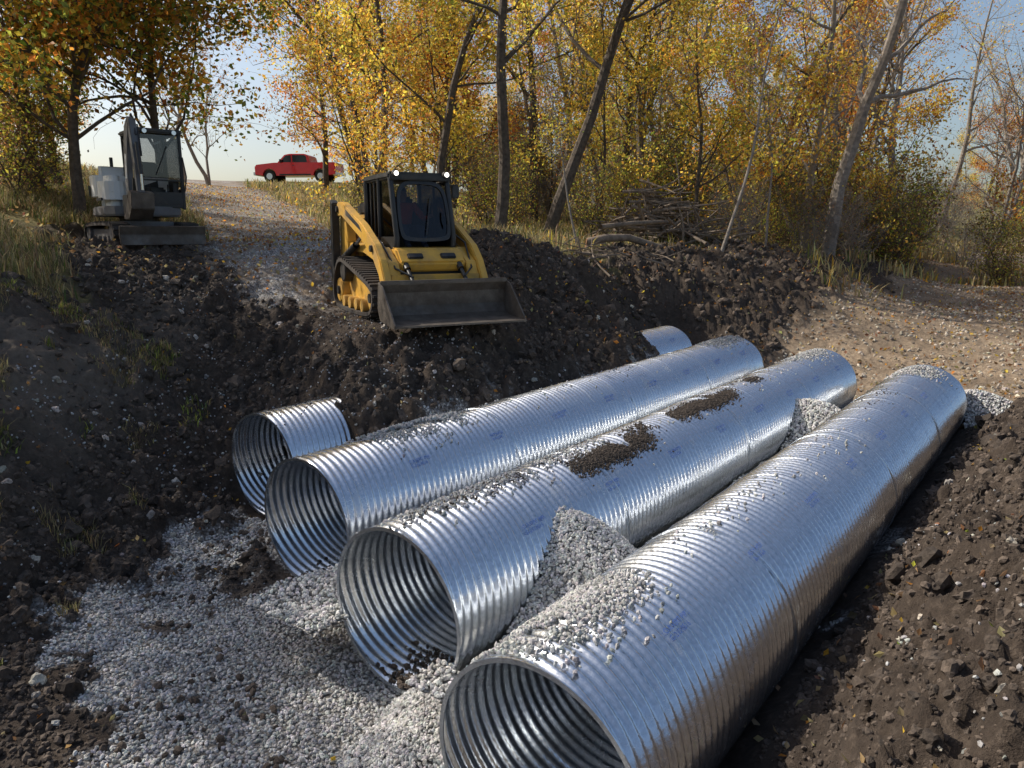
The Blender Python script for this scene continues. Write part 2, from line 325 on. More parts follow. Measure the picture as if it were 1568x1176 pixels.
def clods(name,n,box,smin,smax,sub,lo,hi,pw=3.0,smooth=False,nearscale=True):
    x,y=cand(n,*box); g,t,d,r=zones(x,y); a_,q_=toaq(x,y)
    k=(d>.5)&(g<.4)&(t<.5)&(r<.6)&~((q_>-.68)&(q_<4.05)&(a_>-.3)&(a_<12)); k&=~((np.abs(q_-5.27)<.65)&(a_>1.8)&(a_<3.05)); k&=~((np.abs(q_-5.27)<.75)&(a_>9.8)&(a_<12.6))
    k&=rng.random(n)<np.where((x<-4.6)&(y<9.5),.3,1)
    k&=np.hypot(x,y)>1.6
    s=smin+(smax-smin)*rng.random(n)**pw
    k&=~((np.hypot(x+1.55,y-11.3)<1.75)&(s>.05))
    x,y,s=x[k],y[k],s[k]
    if nearscale: s=s*np.clip(.45+np.hypot(x,y)*.07,.4,1)
    stones(name,np.stack([x,y,gz(x,y)+s*.05],-1),s,browns(len(x),lo,hi),M_clod,sub,.28,smooth)
clods('soil_clods',60000,(-7,9,1,15),.018,.085,1,.05,.14,2.2)
clods('soil_crumbs',16000,(.6,5,1.3,6.5),.010,.04,1,.04,.14,2,False,False)
clods('soil_crumbs',9000,(-5,-2,2.5,7),.010,.04,1,.04,.14,2,False,False)
clods('soil_lumps',3600,(-7,9,1,17),.07,.21,2,.045,.11,3.2)
clods('berm_clods',11000,(-4,17,13,30),.05,.22,1,.05,.16,3)
x,y=cand(1800,-7,9,1,17); g,t,d,r=zones(x,y);a_,q_=toaq(x,y); k=(d>.5)&~((q_>-.7)&(q_<4.1)&(a_>-.3)); x,y=x[k],y[k]; s=.02+.08*rng.random(len(x))**3
stones('field_stones',np.stack([x,y,gz(x,y)+s*.15],-1),s,greys(len(x),.22,.55)*np.array([1,.93,.84]),M_stone,2,.16)
x,y=cand(5000,-4.6,-.5,2.5,8); g,t,d,r=zones(x,y);a_,q_=toaq(x,y); k=((a_<.6)|(q_>4.2)|((q_>2.4)&(a_<1.3)))&((g<.5)|(fbm(x,y,1.4,3)>.1)); x,y=x[k],y[k]; s=.012+.06*rng.random(len(x))**2.5
stones('soil_on_gravel',np.stack([x,y,gz(x,y)+s*.2],-1),s,browns(len(x),.05,.13),M_clod)
# ------------------------------------------------------------------ pipes
pitch=.076; lead=8*pitch; Aamp=.0115
def rad(xx,th):
    ph=xx+lead*th/(2*np.pi); r=R+Aamp*np.cos(2*np.pi*ph/pitch)
    sm=np.mod(ph+lead/2,lead)-lead/2; return r+.006*np.exp(-(sm/.007)**2)
L=10.1; xs=np.arange(0,L+1e-6,pitch/8); nth=88; th=np.linspace(0,2*np.pi,nth,endpoint=False)
XX,TT=np.meshgrid(xs,th,indexing='ij'); RR=rad(XX,TT)
RR*=1+.004*np.sin(2*TT+XX*.5)+.004*np.sin(3*TT+1.3*XX)+.003*np.sin(5*TT-2.1*XX)
V=np.stack([XX,RR*np.cos(TT),RR*np.sin(TT)],-1).reshape(-1,3)
ii=np.arange(len(xs)*nth).reshape(len(xs),nth); i2=np.roll(ii,-1,1)
Fp=np.stack([ii[:-1],ii[1:],i2[1:],i2[:-1]],-1).reshape(-1,4)
m,nt=newmat('galvanized_steel'); p=N(nt,'ShaderNodeBsdfPrincipled'); o=N(nt,'ShaderNodeOutputMaterial')
nS=noise(nt,1.6,6,.6); nF=noise(nt,35,3,.6)
basec=ramp(nt,nF,[(.3,(.62,.66,.70)),(.7,(.80,.84,.88))])
df=ramp(nt,noise(nt,2.2,9,.75),[(.55,(0,0,0)),(.80,(.55,.55,.55))])
basec=mixc(nt,df,basec,(.40,.37,.33))
nt.links.new(basec,p.inputs['Base Color'])
nt.links.new(mathn(nt,'SUBTRACT',.95,mathn(nt,'MULTIPLY',df,.6)),p.inputs['Metallic'])
rr=ramp(nt,nS,[(.3,(.15,.15,.15)),(.7,(.27,.27,.27))]); nt.links.new(mathn(nt,'ADD',rr,mathn(nt,'MULTIPLY',df,.4)),p.inputs['Roughness'])
b=N(nt,'ShaderNodeBump'); b.inputs['Strength'].default_value=.15; b.inputs['Distance'].default_value=.01; nt.links.new(nF,b.inputs['Height']); nt.links.new(b.outputs[0],p.inputs['Normal'])
nt.links.new(p.outputs[0],o.inputs[0]); M_pipe=m
tmp=mesh_np('pipe_shell',V,Fp,[M_pipe],smooth=True,link=False); pipe_me=tmp.data
def ringband(x0,x1,r0,r1):
    t=np.linspace(0,2*np.pi,96,endpoint=False); prof=[(x0,r0),(x0,r1),(x1,r1),(x1,r0)]
    V=np.concatenate([np.stack([np.full(96,a),r*np.cos(t),r*np.sin(t)],-1) for a,r in prof]); Fs=[]
    for k in range(4):
        k2=(k+1)%4
        for i in range(96): Fs.append((k*96+i,k*96+(i+1)%96,k2*96+(i+1)%96,k2*96+i))
    return V,np.array(Fs)
def text_on_pipe(pipe,txt,size,x0,th0,nm):
    cu=bpy.data.curves.new(nm,'FONT'); cu.body=txt; cu.size=size; cu.resolution_u=2
    ob=bpy.data.objects.new(nm,cu); COL.objects.link(ob); dg=bpy.context.evaluated_depsgraph_get(); me=bpy.data.meshes.new_from_object(ob.evaluated_get(dg))
    bpy.data.objects.remove(ob)
    for v in me.vertices:
        u,vv=v.co.x,v.co.y; t=th0-vv/R; ph=x0+u; v.co=Vector((ph,(R+.0145)*math.cos(t),(R+.0145)*math.sin(t)))
    me.materials.clear(); me.materials.append(M_ink)
    o=bpy.data.objects.new(nm,me); COL.objects.link(o); o.parent=pipe
ang=math.atan2(EY,EX)
for i,(a0,q0,L_) in enumerate(PIPES):
    px_,py_=aq(a0,q0)
    e=bpy.data.objects.new('corrugated_metal_pipe',None); COL.objects.link(e); e.location=(px_,py_,R+.012); e.rotation_euler=(0,0,ang)
    s=bpy.data.objects.new('pipe_shell',pipe_me); COL.objects.link(s); s.parent=e
    s.rotation_euler=(i*1.1,0,0)
    for nm,(x0,x1,r0,r1) in {'end_rim_near':(-.003,.004,R-.012,R+.013),'end_rim_far':(L-.004,L+.003,R-.012,R+.013)}.items():
        V_,F_=ringband(x0,x1,r0,r1); o=mesh_np(nm,V_,F_,[M_pipe],smooth=False); o.parent=e
    for k_,xj in enumerate((2.02+.2*i,5.1,7.6)):
        V_,F_=ringband(xj,xj+.008,R,R+.017); o=mesh_np('joint_edge_%d'%k_,V_,F_,[M_pipe]); o.parent=e
    for k,xx in enumerate(np.arange(.9 if i else .75,9.5,1.2)):
        text_on_pipe(e,'ASTM A929\n36-16 GA' if k%2 else 'CULVERT PIPE\nG-210 0516',.045,xx,math.radians(120 if i==0 else 136),'stencil_%d'%k)
# ------------------------------------------------------------------ gravel/dirt on pipes
def pipetop(a,q):
    z=np.full(a.shape,-1.)
    for (a0,q0,L_) in PIPES:
        dq=np.abs(q-q0); k=(dq<R+.01)&(a>a0)&(a<a0+L_)
        z=np.where(k,R+.012+np.sqrt(np.clip((R+.012)**2-dq**2,0,None)),z)
    return z
def pile(name,ac,qc,fn,sa,sq,density=4200,size=(.014,.034)):
    aa=np.arange(ac-sa,ac+sa,.03); qq=np.arange(qc-sq,qc+sq,.03)
    A_,Q_=np.meshgrid(aa,qq,indexing='ij'); xx,yy=aq(A_,Q_)
    def hf(a,q):
        x,y=aq(a,q); return fn(a,q)+.05*fbm(x,y,3,3)
    H=hf(A_,Q_); pt=pipetop(A_,Q_); sup=np.where(pt>0,pt,gz(xx,yy)); ok=H>sup-.04
    id_=np.arange(A_.size).reshape(A_.shape); fok=ok[:-1,:-1]&ok[1:,:-1]&ok[1:,1:]&ok[:-1,1:]
    Fq=np.stack([id_[:-1,:-1],id_[1:,:-1],id_[1:,1:],id_[:-1,1:]],-1)[fok]
    base=mesh_np(name,np.stack([xx,yy,H-.012],-1).reshape(-1,3),Fq,[M_gravb],smooth=True)
    nn=int(density*4*sa*sq); a=rng.uniform(aa[0],aa[-1],nn); q=rng.uniform(qq[0],qq[-1],nn); x,y=aq(a,q)
    H=hf(a,q); pt=pipetop(a,q); sup=np.where(pt>0,pt,gz(x,y))
    k=H>sup-.02-.02*rng.random(nn); x,y,H,sup=x[k],y[k],H[k],sup[k]; s=rng.uniform(*size,len(x))
    o=stones(name+'_stones',np.stack([x,y,np.maximum(H,sup)+s*.15],-1),s,greys(len(x)),M_stone); o.parent=base
def heap(ac,qc,sn,sf,sq,h):
    def f(a,q):
        da=a-ac; sa=np.where(da<0,sn,sf); return h*np.exp(-np.abs(da/sa)**1.6)-.10*np.abs((q-qc)/sq)**2-.12*(np.abs(q-qc)>.9)+.08*(q-qc)
    return f
pile('gravel_pile',2.0,.95,heap(2.15,1.12,1.05,.85,.32,1.0),2.2,.75,5200)
pile('gravel_pile',7.7,.86,heap(7.8,.9,.9,.9,.35,.92),2.0,.6,1800,(.02,.05))
pile('gravel_fill',5.0,2.6,lambda a,q:.36+.05*np.sin(a*2)+0*q,4.6,.42,1500,(.02,.04))
pile('gravel_fill',5.0,.86,lambda a,q:.36+.05*np.sin(a*2.3+1)+0*q,4.6,.42,1500,(.02,.04))
pile('gravel_pile',10.3,-.7,heap(10.3,-.75,.4,.5,.4,.85),1.0,.6,3000,(.02,.045))
def onpipe(name,items,kind):
    P=[];S=[]
    for (ac,qc,sa,sq,nn,th_) in items:
        a=ac+sa*rng.uniform(-1,1,nn)*rng.random(nn)**.4; q=qc+sq*rng.normal(0,.5,nn)
        x,y=aq(a,q); z=pipetop(a,q); hh=th_*np.exp(-((a-ac)/sa)**2-((q-qc)/sq)**2)*rng.random(nn)
        k=(z>.8)&(fbm(x,y,3.2,3)>(-.35 if kind=='g' else -.1))
        x,y,z,hh=x[k],y[k],z[k],hh[k]; s=rng.uniform(.014,.032,len(x)) if kind=='g' else .006+.020*rng.random(len(x))**2
        P.append(np.stack([x,y,z+hh+s*.05],-1)); S.append(s)
    P=np.concatenate(P);S=np.concatenate(S)
    stones(name,P,S,greys(len(P),.26,.58) if kind=='g' else browns(len(P),.035,.10),M_stone if kind=='g' else M_clod)
onpipe('gravel_on_pipe',[(.62,.20,.60,.30,1900,.015),(2.8,3.62,.75,.34,2600,.04),(1.5,1.78,.9,.22,380,.0),(2.6,1.75,1.2,.22,420,.0),(10.8,3.5,.9,.3,900,.04),(10.0,1.72,.9,.25,700,.03),(9.5,.03,.5,.3,900,.04),(2.6,0.05,1.2,.18,90,.0),(4.7,0,1.5,.3,60,0),(6,1.7,3,.3,160,0),(6,3.5,4,.3,130,0)],'g')
onpipe('dirt_on_pipe',[(3.35,1.50,.80,.12,6500,.015),(5.6,1.6,.95,.13,6500,.015),(7.4,1.68,.25,.1,500,.01),(4.4,1.66,.7,.14,900,.005),(6.4,1.7,1.3,.2,500,.005),(2.3,3.7,.4,.2,500,.01),(7.5,.0,1.2,.2,90,0),(2.0,5.35,.9,.3,250,0),(1.9,1.75,1.2,.14,700,.0)],'d')
P=[]
for (a0,q0,nn) in ((.72,1.7,300),(1.34,3.5,140),(0,0,60),(2.11,5.27,60)):
    a=a0+.03+.5*rng.random(nn)**1.3; dq=rng.normal(0,.13,nn); x,y=aq(a,q0+dq+.05); z=R+.012-np.sqrt(R*R-dq**2)+.01; P.append(np.stack([x,y,z],-1))
P=np.concatenate(P); s=.012+.035*rng.random(len(P))**2; stones('debris_in_pipe',P,s,browns(len(P),.05,.12),M_clod)
# ------------------------------------------------------------------ leaves
PAL={'y':(.78,.57,.09),'g':(.75,.45,.06),'o':(.68,.28,.05),'r':(.54,.16,.05),'gr':(.36,.40,.07),'b':(.28,.16,.08),'dg':(.14,.19,.035),'s':(.46,.37,.18),'s2':(.30,.235,.115),'gg':(.14,.17,.045)}
def leafquads(P,size,cols):
    n=len(P); Rm=rotm(n); s=size[:,None,None]
    bv=np.array([[-.5,0,0],[0,-.32,.06],[.5,0,-.05],[0,.32,.06]])
    V=np.einsum('nij,vj->nvi',Rm,bv)*s+P[:,None,:]
    F=np.arange(n*4).reshape(n,4); return V.reshape(-1,3),F,np.repeat(cols,4,0)
def palcols(n,pal,jit=.25):
    ks=list(pal.keys()); pr=np.array([pal[k] for k in ks],float); pr/=pr.sum(); c=np.array([PAL[k] for k in ks])[rng.choice(len(ks),n,p=pr)]
    return np.clip(c*(1+rng.normal(0,jit,(n,1)))*(1+rng.normal(0,.08,(n,3))),.005,.88)
def tube_np(pts,rad_,sides):
    pts=np.array(pts); n_=len(pts); d=np.gradient(pts,axis=0); d/=np.linalg.norm(d,axis=1)[:,None]+1e-9
    up=np.array([0,0,1.]) if abs(d[0][2])<.9 else np.array([1.,0,0]); u=np.cross(d,up); u/=np.linalg.norm(u,axis=1)[:,None]+1e-9; v=np.cross(d,u)
    t=np.arange(sides)*2*np.pi/sides; V=pts[:,None]+np.array(rad_)[:,None,None]*(np.cos(t)[None,:,None]*u[:,None]+np.sin(t)[None,:,None]*v[:,None])
    i=np.arange(n_*sides).reshape(n_,sides); j=np.roll(i,-1,1); return V.reshape(-1,3),np.stack([i[:-1],j[:-1],j[1:],i[1:]],-1).reshape(-1,4)
def make_tree(name,seed,H,r0,nleaf,lsize,pal,crown0=.3,spread=.35,lean=(0,0),nb=14,jit=.22,mat=None,up=.25,forks=1):
    rd=random.Random(seed); B=[]; tips=[]
    def grow(p,d,L,r,lev):
        n_={0:12,1:7,2:5,3:4}[lev]; step=L/n_; pts=[p.copy()]; rs=[r]; wig={0:.09,1:.17,2:.22,3:.28}[lev]
        end={0:.12,1:.2,2:.3,3:.4}[lev]
        for i in range(n_):
            d=(d+Vector((rd.gauss(0,wig),rd.gauss(0,wig),rd.gauss(0,wig)+ (up*.25 if lev else .02)))).normalized()
            p=p+d*step; pts.append(p.copy()); f=(i+1)/n_; rs.append(r*(1-(1-end)*f))
            if lev<3:
                c0={0:crown0,1:.2,2:.15}[lev]
                if f>=c0:
                    k={0:nb/(n_*(1-crown0)),1:.95,2:.8}[lev]; cnt=int(k)+(rd.random()<k-int(k))
                    for _ in range(cnt):
                        az=rd.uniform(0,2*math.pi); side=Vector((math.cos(az),math.sin(az),0)); 
                        if lev>0: side=(side-d*side.dot(d)*.5+Vector((0,0,rd.uniform(-.2,.5))))
                        nd=(d*rd.uniform(.4,.9)+side.normalized()*rd.uniform(.6,1.1)).normalized()
                        cl={0:H*spread*(1.15-.65*f),1:L*.5*(1.2-.6*f),2:L*.55}[lev]*rd.uniform(.6,1.2)
                        grow(p.copy(),nd,cl,max(.006,rs[-1]*rd.uniform(.35,.6)),lev+1)
            if lev>=2: tips.append(p.copy())
        B.append((pts,rs,lev))
    grow(Vector((0,0,-.3)),Vector((lean[0],lean[1],1)).normalized(),H,r0,0)
    for k in range(forks-1):
        az=rd.uniform(0,6.28); grow(Vector((0,0,-.3)),Vector((.35*math.cos(az)+lean[0],.35*math.sin(az),1)).normalized(),H*rd.uniform(.7,.95),r0*.75,0)
    Vs=[];Fs=[];off=0
    for pts,rs,lev in B:
        v,f=tube_np(pts,rs,{0:9,1:6,2:4,3:3}[lev]); Vs.append(v);Fs.append(f+off);off+=len(v)
    nb_=sum(len(f) for f in Fs); cb=np.ones((off,3))*.1
    T=np.array([t[:] for t in tips]); 
    if nleaf>0:
        wts=rng.random(len(T))**1.8; wts/=wts.sum(); P=T[rng.choice(len(T),nleaf,p=wts)]+rng.normal(0,jit,(nleaf,3))
        tone=(1+.25*np.sin(P[:,0]*1.3+seed)+.2*np.sin(P[:,2]*1.7+P[:,1]))[:,None]
        v,f,c=leafquads(P,lsize*rng.uniform(.6,1.3,nleaf),palcols(nleaf,pal)*np.clip(tone,.6,1.25)); Vs.append(v);Fs.append(f+off);cb=np.concatenate([cb,c])
    V=np.concatenate(Vs);F=np.concatenate(Fs); mi=np.zeros(len(F),int); mi[nb_:]=1
    ob=mesh_np(name,V,F,[mat or M_bark,M_leaf],midx=mi,col=cb,smooth=False,link=False); return ob.data
YEL={'y':6,'g':3,'gr':2}; GOLD={'g':4,'o':2,'y':4,'b':.4}; ORA={'o':5,'r':2,'g':3,'b':.5}
T={}
T['tallA']=make_tree('tA',1,15,.19,7500,.13,YEL,.28,.30)
T['tallB']=make_tree('tB',2,16,.20,5500,.13,GOLD,.30,.30,(.12,0))
T['tallC']=make_tree('tC',3,14,.16,7500,.13,YEL,.2,.32,(-.08,0))
T['bareA']=make_tree('tD',4,15,.22,900,.12,GOLD,.3,.3,(.1,0),nb=16,mat=M_barkl)
T['bareB']=make_tree('tE',5,13,.15,700,.12,ORA,.25,.3,(-.12,0),nb=16,mat=M_barkl,forks=2)
T['ora']=make_tree('tF',6,12,.18,8500,.14,ORA,.15,.34)
T['sapY']=make_tree('tG',7,7.5,.07,5500,.11,YEL,.12,.36,nb=18)
T['sapO']=make_tree('tH',8,6.5,.07,5000,.11,GOLD,.12,.36,nb=18,forks=2)
T['shrub']=make_tree('tI',9,3.2,.035,3200,.09,{'gr':3,'y':2,'b':3},.05,.42,nb=18,forks=3)
T['thin']=make_tree('tJ',10,9,.05,900,.10,YEL,.3,.25,(.35,0),nb=12,mat=M_barkl)
T['left']=make_tree('tK',12,13,.24,9000,.15,{'gr':3,'o':3,'g':2,'dg':2},.2,.42)
T['over']=make_tree('tM',21,8.5,.15,15000,.15,{'gr':4,'o':4,'g':4,'dg':3,'y':2},.24,.55,nb=20,up=-.12,jit=.24)
T['brush']=make_tree('tL',13,3.0,.03,300,.06,{'b':1,'o':1},.05,.45,nb=18,forks=4,mat=M_barkl)
def place(kind,name,x,y,s=1,rot=None,dz=0):
    ob=bpy.data.objects.new(name,T[kind]); COL.objects.link(ob); ob.location=(x,y,float(gz(x,y))+dz); ob.scale=(s,s,s*random.uniform(.95,1.08)); ob.rotation_euler=(0,0,random.uniform(0,6.28) if rot is None else rot); return ob
for k,x,y,s,r in [('tallA',-.4,22,1,0),('tallB',1.0,23,1,0),('tallC',-2.2,24.5,1,0),('bareA',10.8,26,1.15,0),('bareB',11.5,30,1.1,1),('tallB',5.4,29,.9,2),('tallC',-6.0,33,1,2),('tallA',-4.6,29,.95,3),('tallC',4.6,33,1,4),
    ('bareA',18,35,1,2),('bareB',23.7,38,1.1,3),('ora',15.6,20.5,.8,1),('ora',19.0,25.5,.9,2),('ora',-10.4,43,1.0,0),('sapY',-2.5,27,1.1,1),('sapY',6.2,25.5,1.15,0),('sapO',8.3,27,1.1,1),('sapY',3.0,26,1,2),('sapO',-4.6,25,.95,0),
    ('sapY',-6.4,36,1.3,3),('sapO',13.5,31,1.2,2),('thin',5.6,20.5,1,0),('thin',1.7,19.5,.6,2.5),('thin',8,24,.9,1.2),('bareB',-16.5,42,.75,0.2),('bareA',-20,47,.7,2),('bareB',15,36,1.2,4),('bareA',7.5,34,1.1,1.2),('bareB',2,38,1.2,2.2),('ora',-3,38,1.1,1.),
    ('tallC',-12.6,21.5,.85,1),('over',-9.75,17.2,.95,.6),('over',-11.3,18.6,1.05,2.2),('over',-11.6,12.0,.95,4.0),('over',-9.2,19.8,.9,5.1),('left',-17,24,.9,2),('left',-24,33,1,1),('ora',-21,27,.9,2),('bareA',-13,8,.9,4),('bareB',-14,13,.9,1),('bareA',-9.5,-7,.9,3)]:
    nm={'left':'broadleaf_tree','over':'overhanging_broadleaf_tree','ora':'orange_maple_tree','bareA':'bare_tree','bareB':'bare_tree','sapY':'yellow_sapling','sapO':'golden_sapling','thin':'thin_sapling'}.get(k,'autumn_tree')
    place(k,nm,x,y,s,r)
fe=bpy.data.objects.new('distant_forest',None); COL.objects.link(fe)
cnt=0
while cnt<70:
    y=random.uniform(34,80); x=random.uniform(-.2*y,1.0*y)
    if poly_sd(np.array([x]),np.array([y]),TAN)[0]>-2: continue
    k=random.choice(['tallA','tallC','tallB','bareA','bareB','ora','sapY','sapO','tallB'] if x<.45*y else ['tallC','bareA','bareB','ora','ora','sapY','bareA','sapO','tallB']); o=place(k,'forest_tree_part',x,y,random.uniform(.8,1.25)); o.parent=fe; cnt+=1
for i in range(10):
    y=random.uniform(60,100); x=-random.uniform(.6,1.0)*y; o=place(random.choice(['left','ora','tallC']),'forest_tree_part',x,y,1.1); o.parent=fe
th_=bpy.data.objects.new('distant_thicket',None); COL.objects.link(th_); cnt=0
while cnt<42:
    y=random.uniform(30,66); x=random.uniform(-.05*y,.95*y)
    if poly_sd(np.array([x]),np.array([y]),TAN)[0]>-.5: continue
    o=place(random.choice(['shrub','shrub','brush']),'thicket_part',x,y,random.uniform(1.1,1.9)); o.parent=th_; cnt+=1
for x,y,s in [(-10.2,14.0,.6),(-10.4,11.2,.65),(-9,10.5,.4),(-11.2,17.5,.9),(-12,19,.9),(-4,22,.5),(-3,20,.5),(9,26,.8),(14,30,.9),(2.5,24,.7),(18,28,.9),(21,24,.9),(24,29,1.1),(19,20,.7),(0,24,.7),(27,37,1.3),(20,38,1.2),(12,33,1.2),(5,31,1.2),(-1,30,1.2)]:
    place('shrub','shrub',x,y,s)
for x,y,s in [(10,25.5,.8),(12.5,27.5,.9),(15,30.5,1),(18.5,24,1),(22,26,1.1),(17,21,.8),(7,23,.7),(-8.8,9.8,.5),(25,33,1.2),(20,33,1.1)]:
    place('brush','brush_shrub',x,y,s)
# ------------------------------------------------------------------ grass
def grass(name,n,box,lmin,lmax,pal,maskfn,wd=.012):
    x,y=cand(n,*box); k=maskfn(x,y); x,y=x[k],y[k]; n_=len(x); z=gz(x,y); L_=rng.uniform(lmin,lmax,n_)*(.6+.6*vn(x*.9,y*.9)); az=rng.uniform(0,6.28,n_); bend=rng.uniform(.1,.9,n_)*L_; ws=wd*rng.uniform(.6,1.4,n_)*(1+np.hypot(x,y)*.03)
    dx,dy=np.cos(az),np.sin(az); p=np.stack([x,y,z-.02],-1); side=np.stack([-dy,dx,0*dx],-1)*ws[:,None]
    mid=p+np.stack([dx*bend*.35,dy*bend*.35,L_*.6],-1); tip=p+np.stack([dx*bend,dy*bend,L_*.9],-1)
    V=np.stack([p-side,p+side,mid+side*.7,mid-side*.7,tip],1).reshape(-1,3); b0=np.arange(n_)*5
    F=np.concatenate([np.stack([b0,b0+1,b0+2],-1),np.stack([b0,b0+2,b0+3],-1),np.stack([b0+3,b0+2,b0+4],-1)]); c=np.repeat(palcols(n_,pal),5,0)
    mesh_np(name,V,F,[M_grass],col=c)
def gm(th_=.5,cl=-.2):
    def f(x,y):
        g,t,d,r=zones(x,y); return ((1-d)*(1-t)*(1-r)*(1-g)>th_)&(fbm(x,y,.8,3)>cl)
    return f
grass('dry_grass',60000,(-13,-4.5,7,22),.12,.5,{'s':4,'s2':4,'gg':3},gm(.5,-.35),.006)
grass('meadow_grass',70000,(-22,30,14,50),.15,.5,{'s':5,'s2':3,'gg':2,'y':.6},gm(.5,-.3),.010)
def cm(x,y):
    sd=poly_sd(x,y,TAN); return ((np.abs(sd+.3)<1.3)|((y>27)&(sd>0)&(fbm(x,y,.25,3)>.0)))&(y>19)&(fbm(x,y,.6,3)>-.1)
grass('creek_grass',40000,(8,50,18,60),.25,.7,{'s':5,'s2':3,'g':1,'gg':1},cm,.014)
WD=[(-4.6,9.6,.30),(-4.0,9.2,.18),(-5.1,7.0,.25),(-3.9,8.7,.14)]+[(random.uniform(-6.8,-4.4),random.uniform(5.8,10.4),random.uniform(.06,.22)) for _ in range(16)]
def weeds(x,y):
    w_=np.zeros(x.shape,bool)
    for cx,cy,r in WD: w_|=(np.hypot(x-cx,y-cy)<r*rng.random(x.shape)**.5)
    return w_
grass('green_weeds',40000,(-7.1,-3.6,5.4,10.8),.05,.22,{'gg':3,'gr':1.5,'s2':2},weeds,.006)
def leftw(x,y): return (fbm(x,y,1.4,3)>.02)&(x+.3*y< -1.6)
grass('straw_stubble',40000,(-7,-3.6,4.5,10),.05,.2,{'s2':4,'s':2,'gg':1},leftw,.003)
x,y=cand(12000,-7,12,1,18); g,t,d,r=zones(x,y); a_,q_=toaq(x,y); k=(rng.random(len(x))<np.where(g>.5,.05,.42))&~((q_>-.7)&(q_<4.1)&(a_>0)); x,y=x[k],y[k]
v,f,c=leafquads(np.stack([x,y,gz(x,y)+.03],-1),rng.uniform(.03,.07,len(x)),palcols(len(x),{'b':5,'s':4,'o':1,'g':1,'gr':.5})); mesh_np('fallen_leaves',v,f,[M_leaf],col=c)
x,y=cand(130,1.2,4.5,1.6,5.5); v,f,c=leafquads(np.stack([x,y,gz(x,y)+.035],-1),rng.uniform(.05,.10,len(x)),palcols(len(x),{'b':4,'s':5,'o':1,'g':.6,'gr':1})); mesh_np('fallen_leaves',v,f,[M_leaf],col=c)
x,y=cand(38000,-20,34,12,45); v,f,c=leafquads(np.stack([x,y,gz(x,y)+.04],-1),rng.uniform(.05,.11,len(x)),palcols(len(x),{'b':5,'s':4,'o':1,'g':1.5})); mesh_np('leaf_litter',v,f,[M_leaf],col=c)
def sticks(name,cx,cy,n_,rx,h,lmin,lmax,rmax,mat):
    Vs=[];Fs=[];off=0; z0=float(gz(cx,cy))
    for i in range(n_):
        az=random.uniform(0,6.28); u=random.random()**.7; px_=cx+math.cos(az)*rx*u; py_=cy+math.sin(az)*rx*.6*u; pz=z0+random.uniform(0,h)*(1-u)+.1
        L_=random.uniform(lmin,lmax); d=Vector((random.gauss(0,1),random.gauss(0,.6),random.gauss(.1,.3))).normalized(); p=Vector((px_,py_,pz))-d*L_/2; pts=[];rs=[]; r=random.uniform(.012,rmax)
        for k in range(6): pts.append(p[:]); rs.append(r*(1-k*.13)); d=(d+Vector((random.gauss(0,.12),random.gauss(0,.12),random.gauss(0,.12)))).normalized(); p=p+d*L_/5
        v,f=tube_np(pts,rs,6); Vs.append(v);Fs.append(f+off);off+=len(v)
    return mesh_np(name,np.concatenate(Vs),np.concatenate(Fs),[mat])
sticks('brush_pile',4.4,23.0,200,1.9,1.8,.8,2.4,.06,M_wood)
sticks('twig_debris',1.9,18.0,40,2.2,.2,.6,1.8,.03,M_wood)
def log(name,pts,r,mat=M_wood,tp=.7):
    P_=np.array([(a,b,float(gz(a,b))+c) for a,b,c in pts]); v,f=tube_np(P_,np.linspace(r,r*tp,len(pts)),10); return mesh_np(name,v,f,[mat],smooth=True)
log('fallen_log',[(1.9,19.3,.12),(2.4,19.4,.2),(3.0,19.6,.2),(3.9,19.9,.1)],.12)
log('fallen_log',[(2.4,20.6,.4),(3.4,21.2,.55),(4.6,22.2,.6)],.08)
# ------------------------------------------------------------------ parts helpers
def empty(name,loc,rz,s=1):
    e=bpy.data.objects.new(name,None); COL.objects.link(e); e.location=loc; e.rotation_euler=(0,0,rz); e.scale=(s,s,s); return e
def fin(bm,name,par,mat,smooth=False):
    me=bpy.data.meshes.new(name); bmesh.ops.recalc_face_normals(bm,faces=bm.faces); bm.to_mesh(me); bm.free(); me.materials.append(mat)
    if smooth:
        for p in me.polygons: p.use_smooth=True
    o=bpy.data.objects.new(name,me); COL.objects.link(o); o.parent=par; return o
def box(name,par,mat,c,s,rot=(0,0,0),bev=.015):
    bm=bmesh.new(); bmesh.ops.create_cube(bm,size=1)
    for v in bm.verts: v.co=Vector((v.co.x*s[0],v.co.y*s[1],v.co.z*s[2]))
    if bev: bmesh.ops.bevel(bm,geom=bm.edges[:],offset=min(bev,min(s)*.3),segments=2,affect='EDGES')
    o=fin(bm,name,par,mat); o.location=c; o.rotation_euler=rot; return o
def prism(name,par,mat,pts,y0,y1,bev=.012):
    bm=bmesh.new(); A=[bm.verts.new((x,y0,z)) for x,z in pts]; B=[bm.verts.new((x,y1,z)) for x,z in pts]
    bm.faces.new(A); bm.faces.new(B[::-1]); n_=len(pts)
    for i in range(n_): bm.faces.new((A[i],B[i],B[(i+1)%n_],A[(i+1)%n_]))
    if bev:
        bmesh.ops.recalc_face_normals(bm,faces=bm.faces)
        bmesh.ops.bevel(bm,geom=bm.edges[:],offset=bev,segments=2,affect='EDGES')
    return fin(bm,name,par,mat)
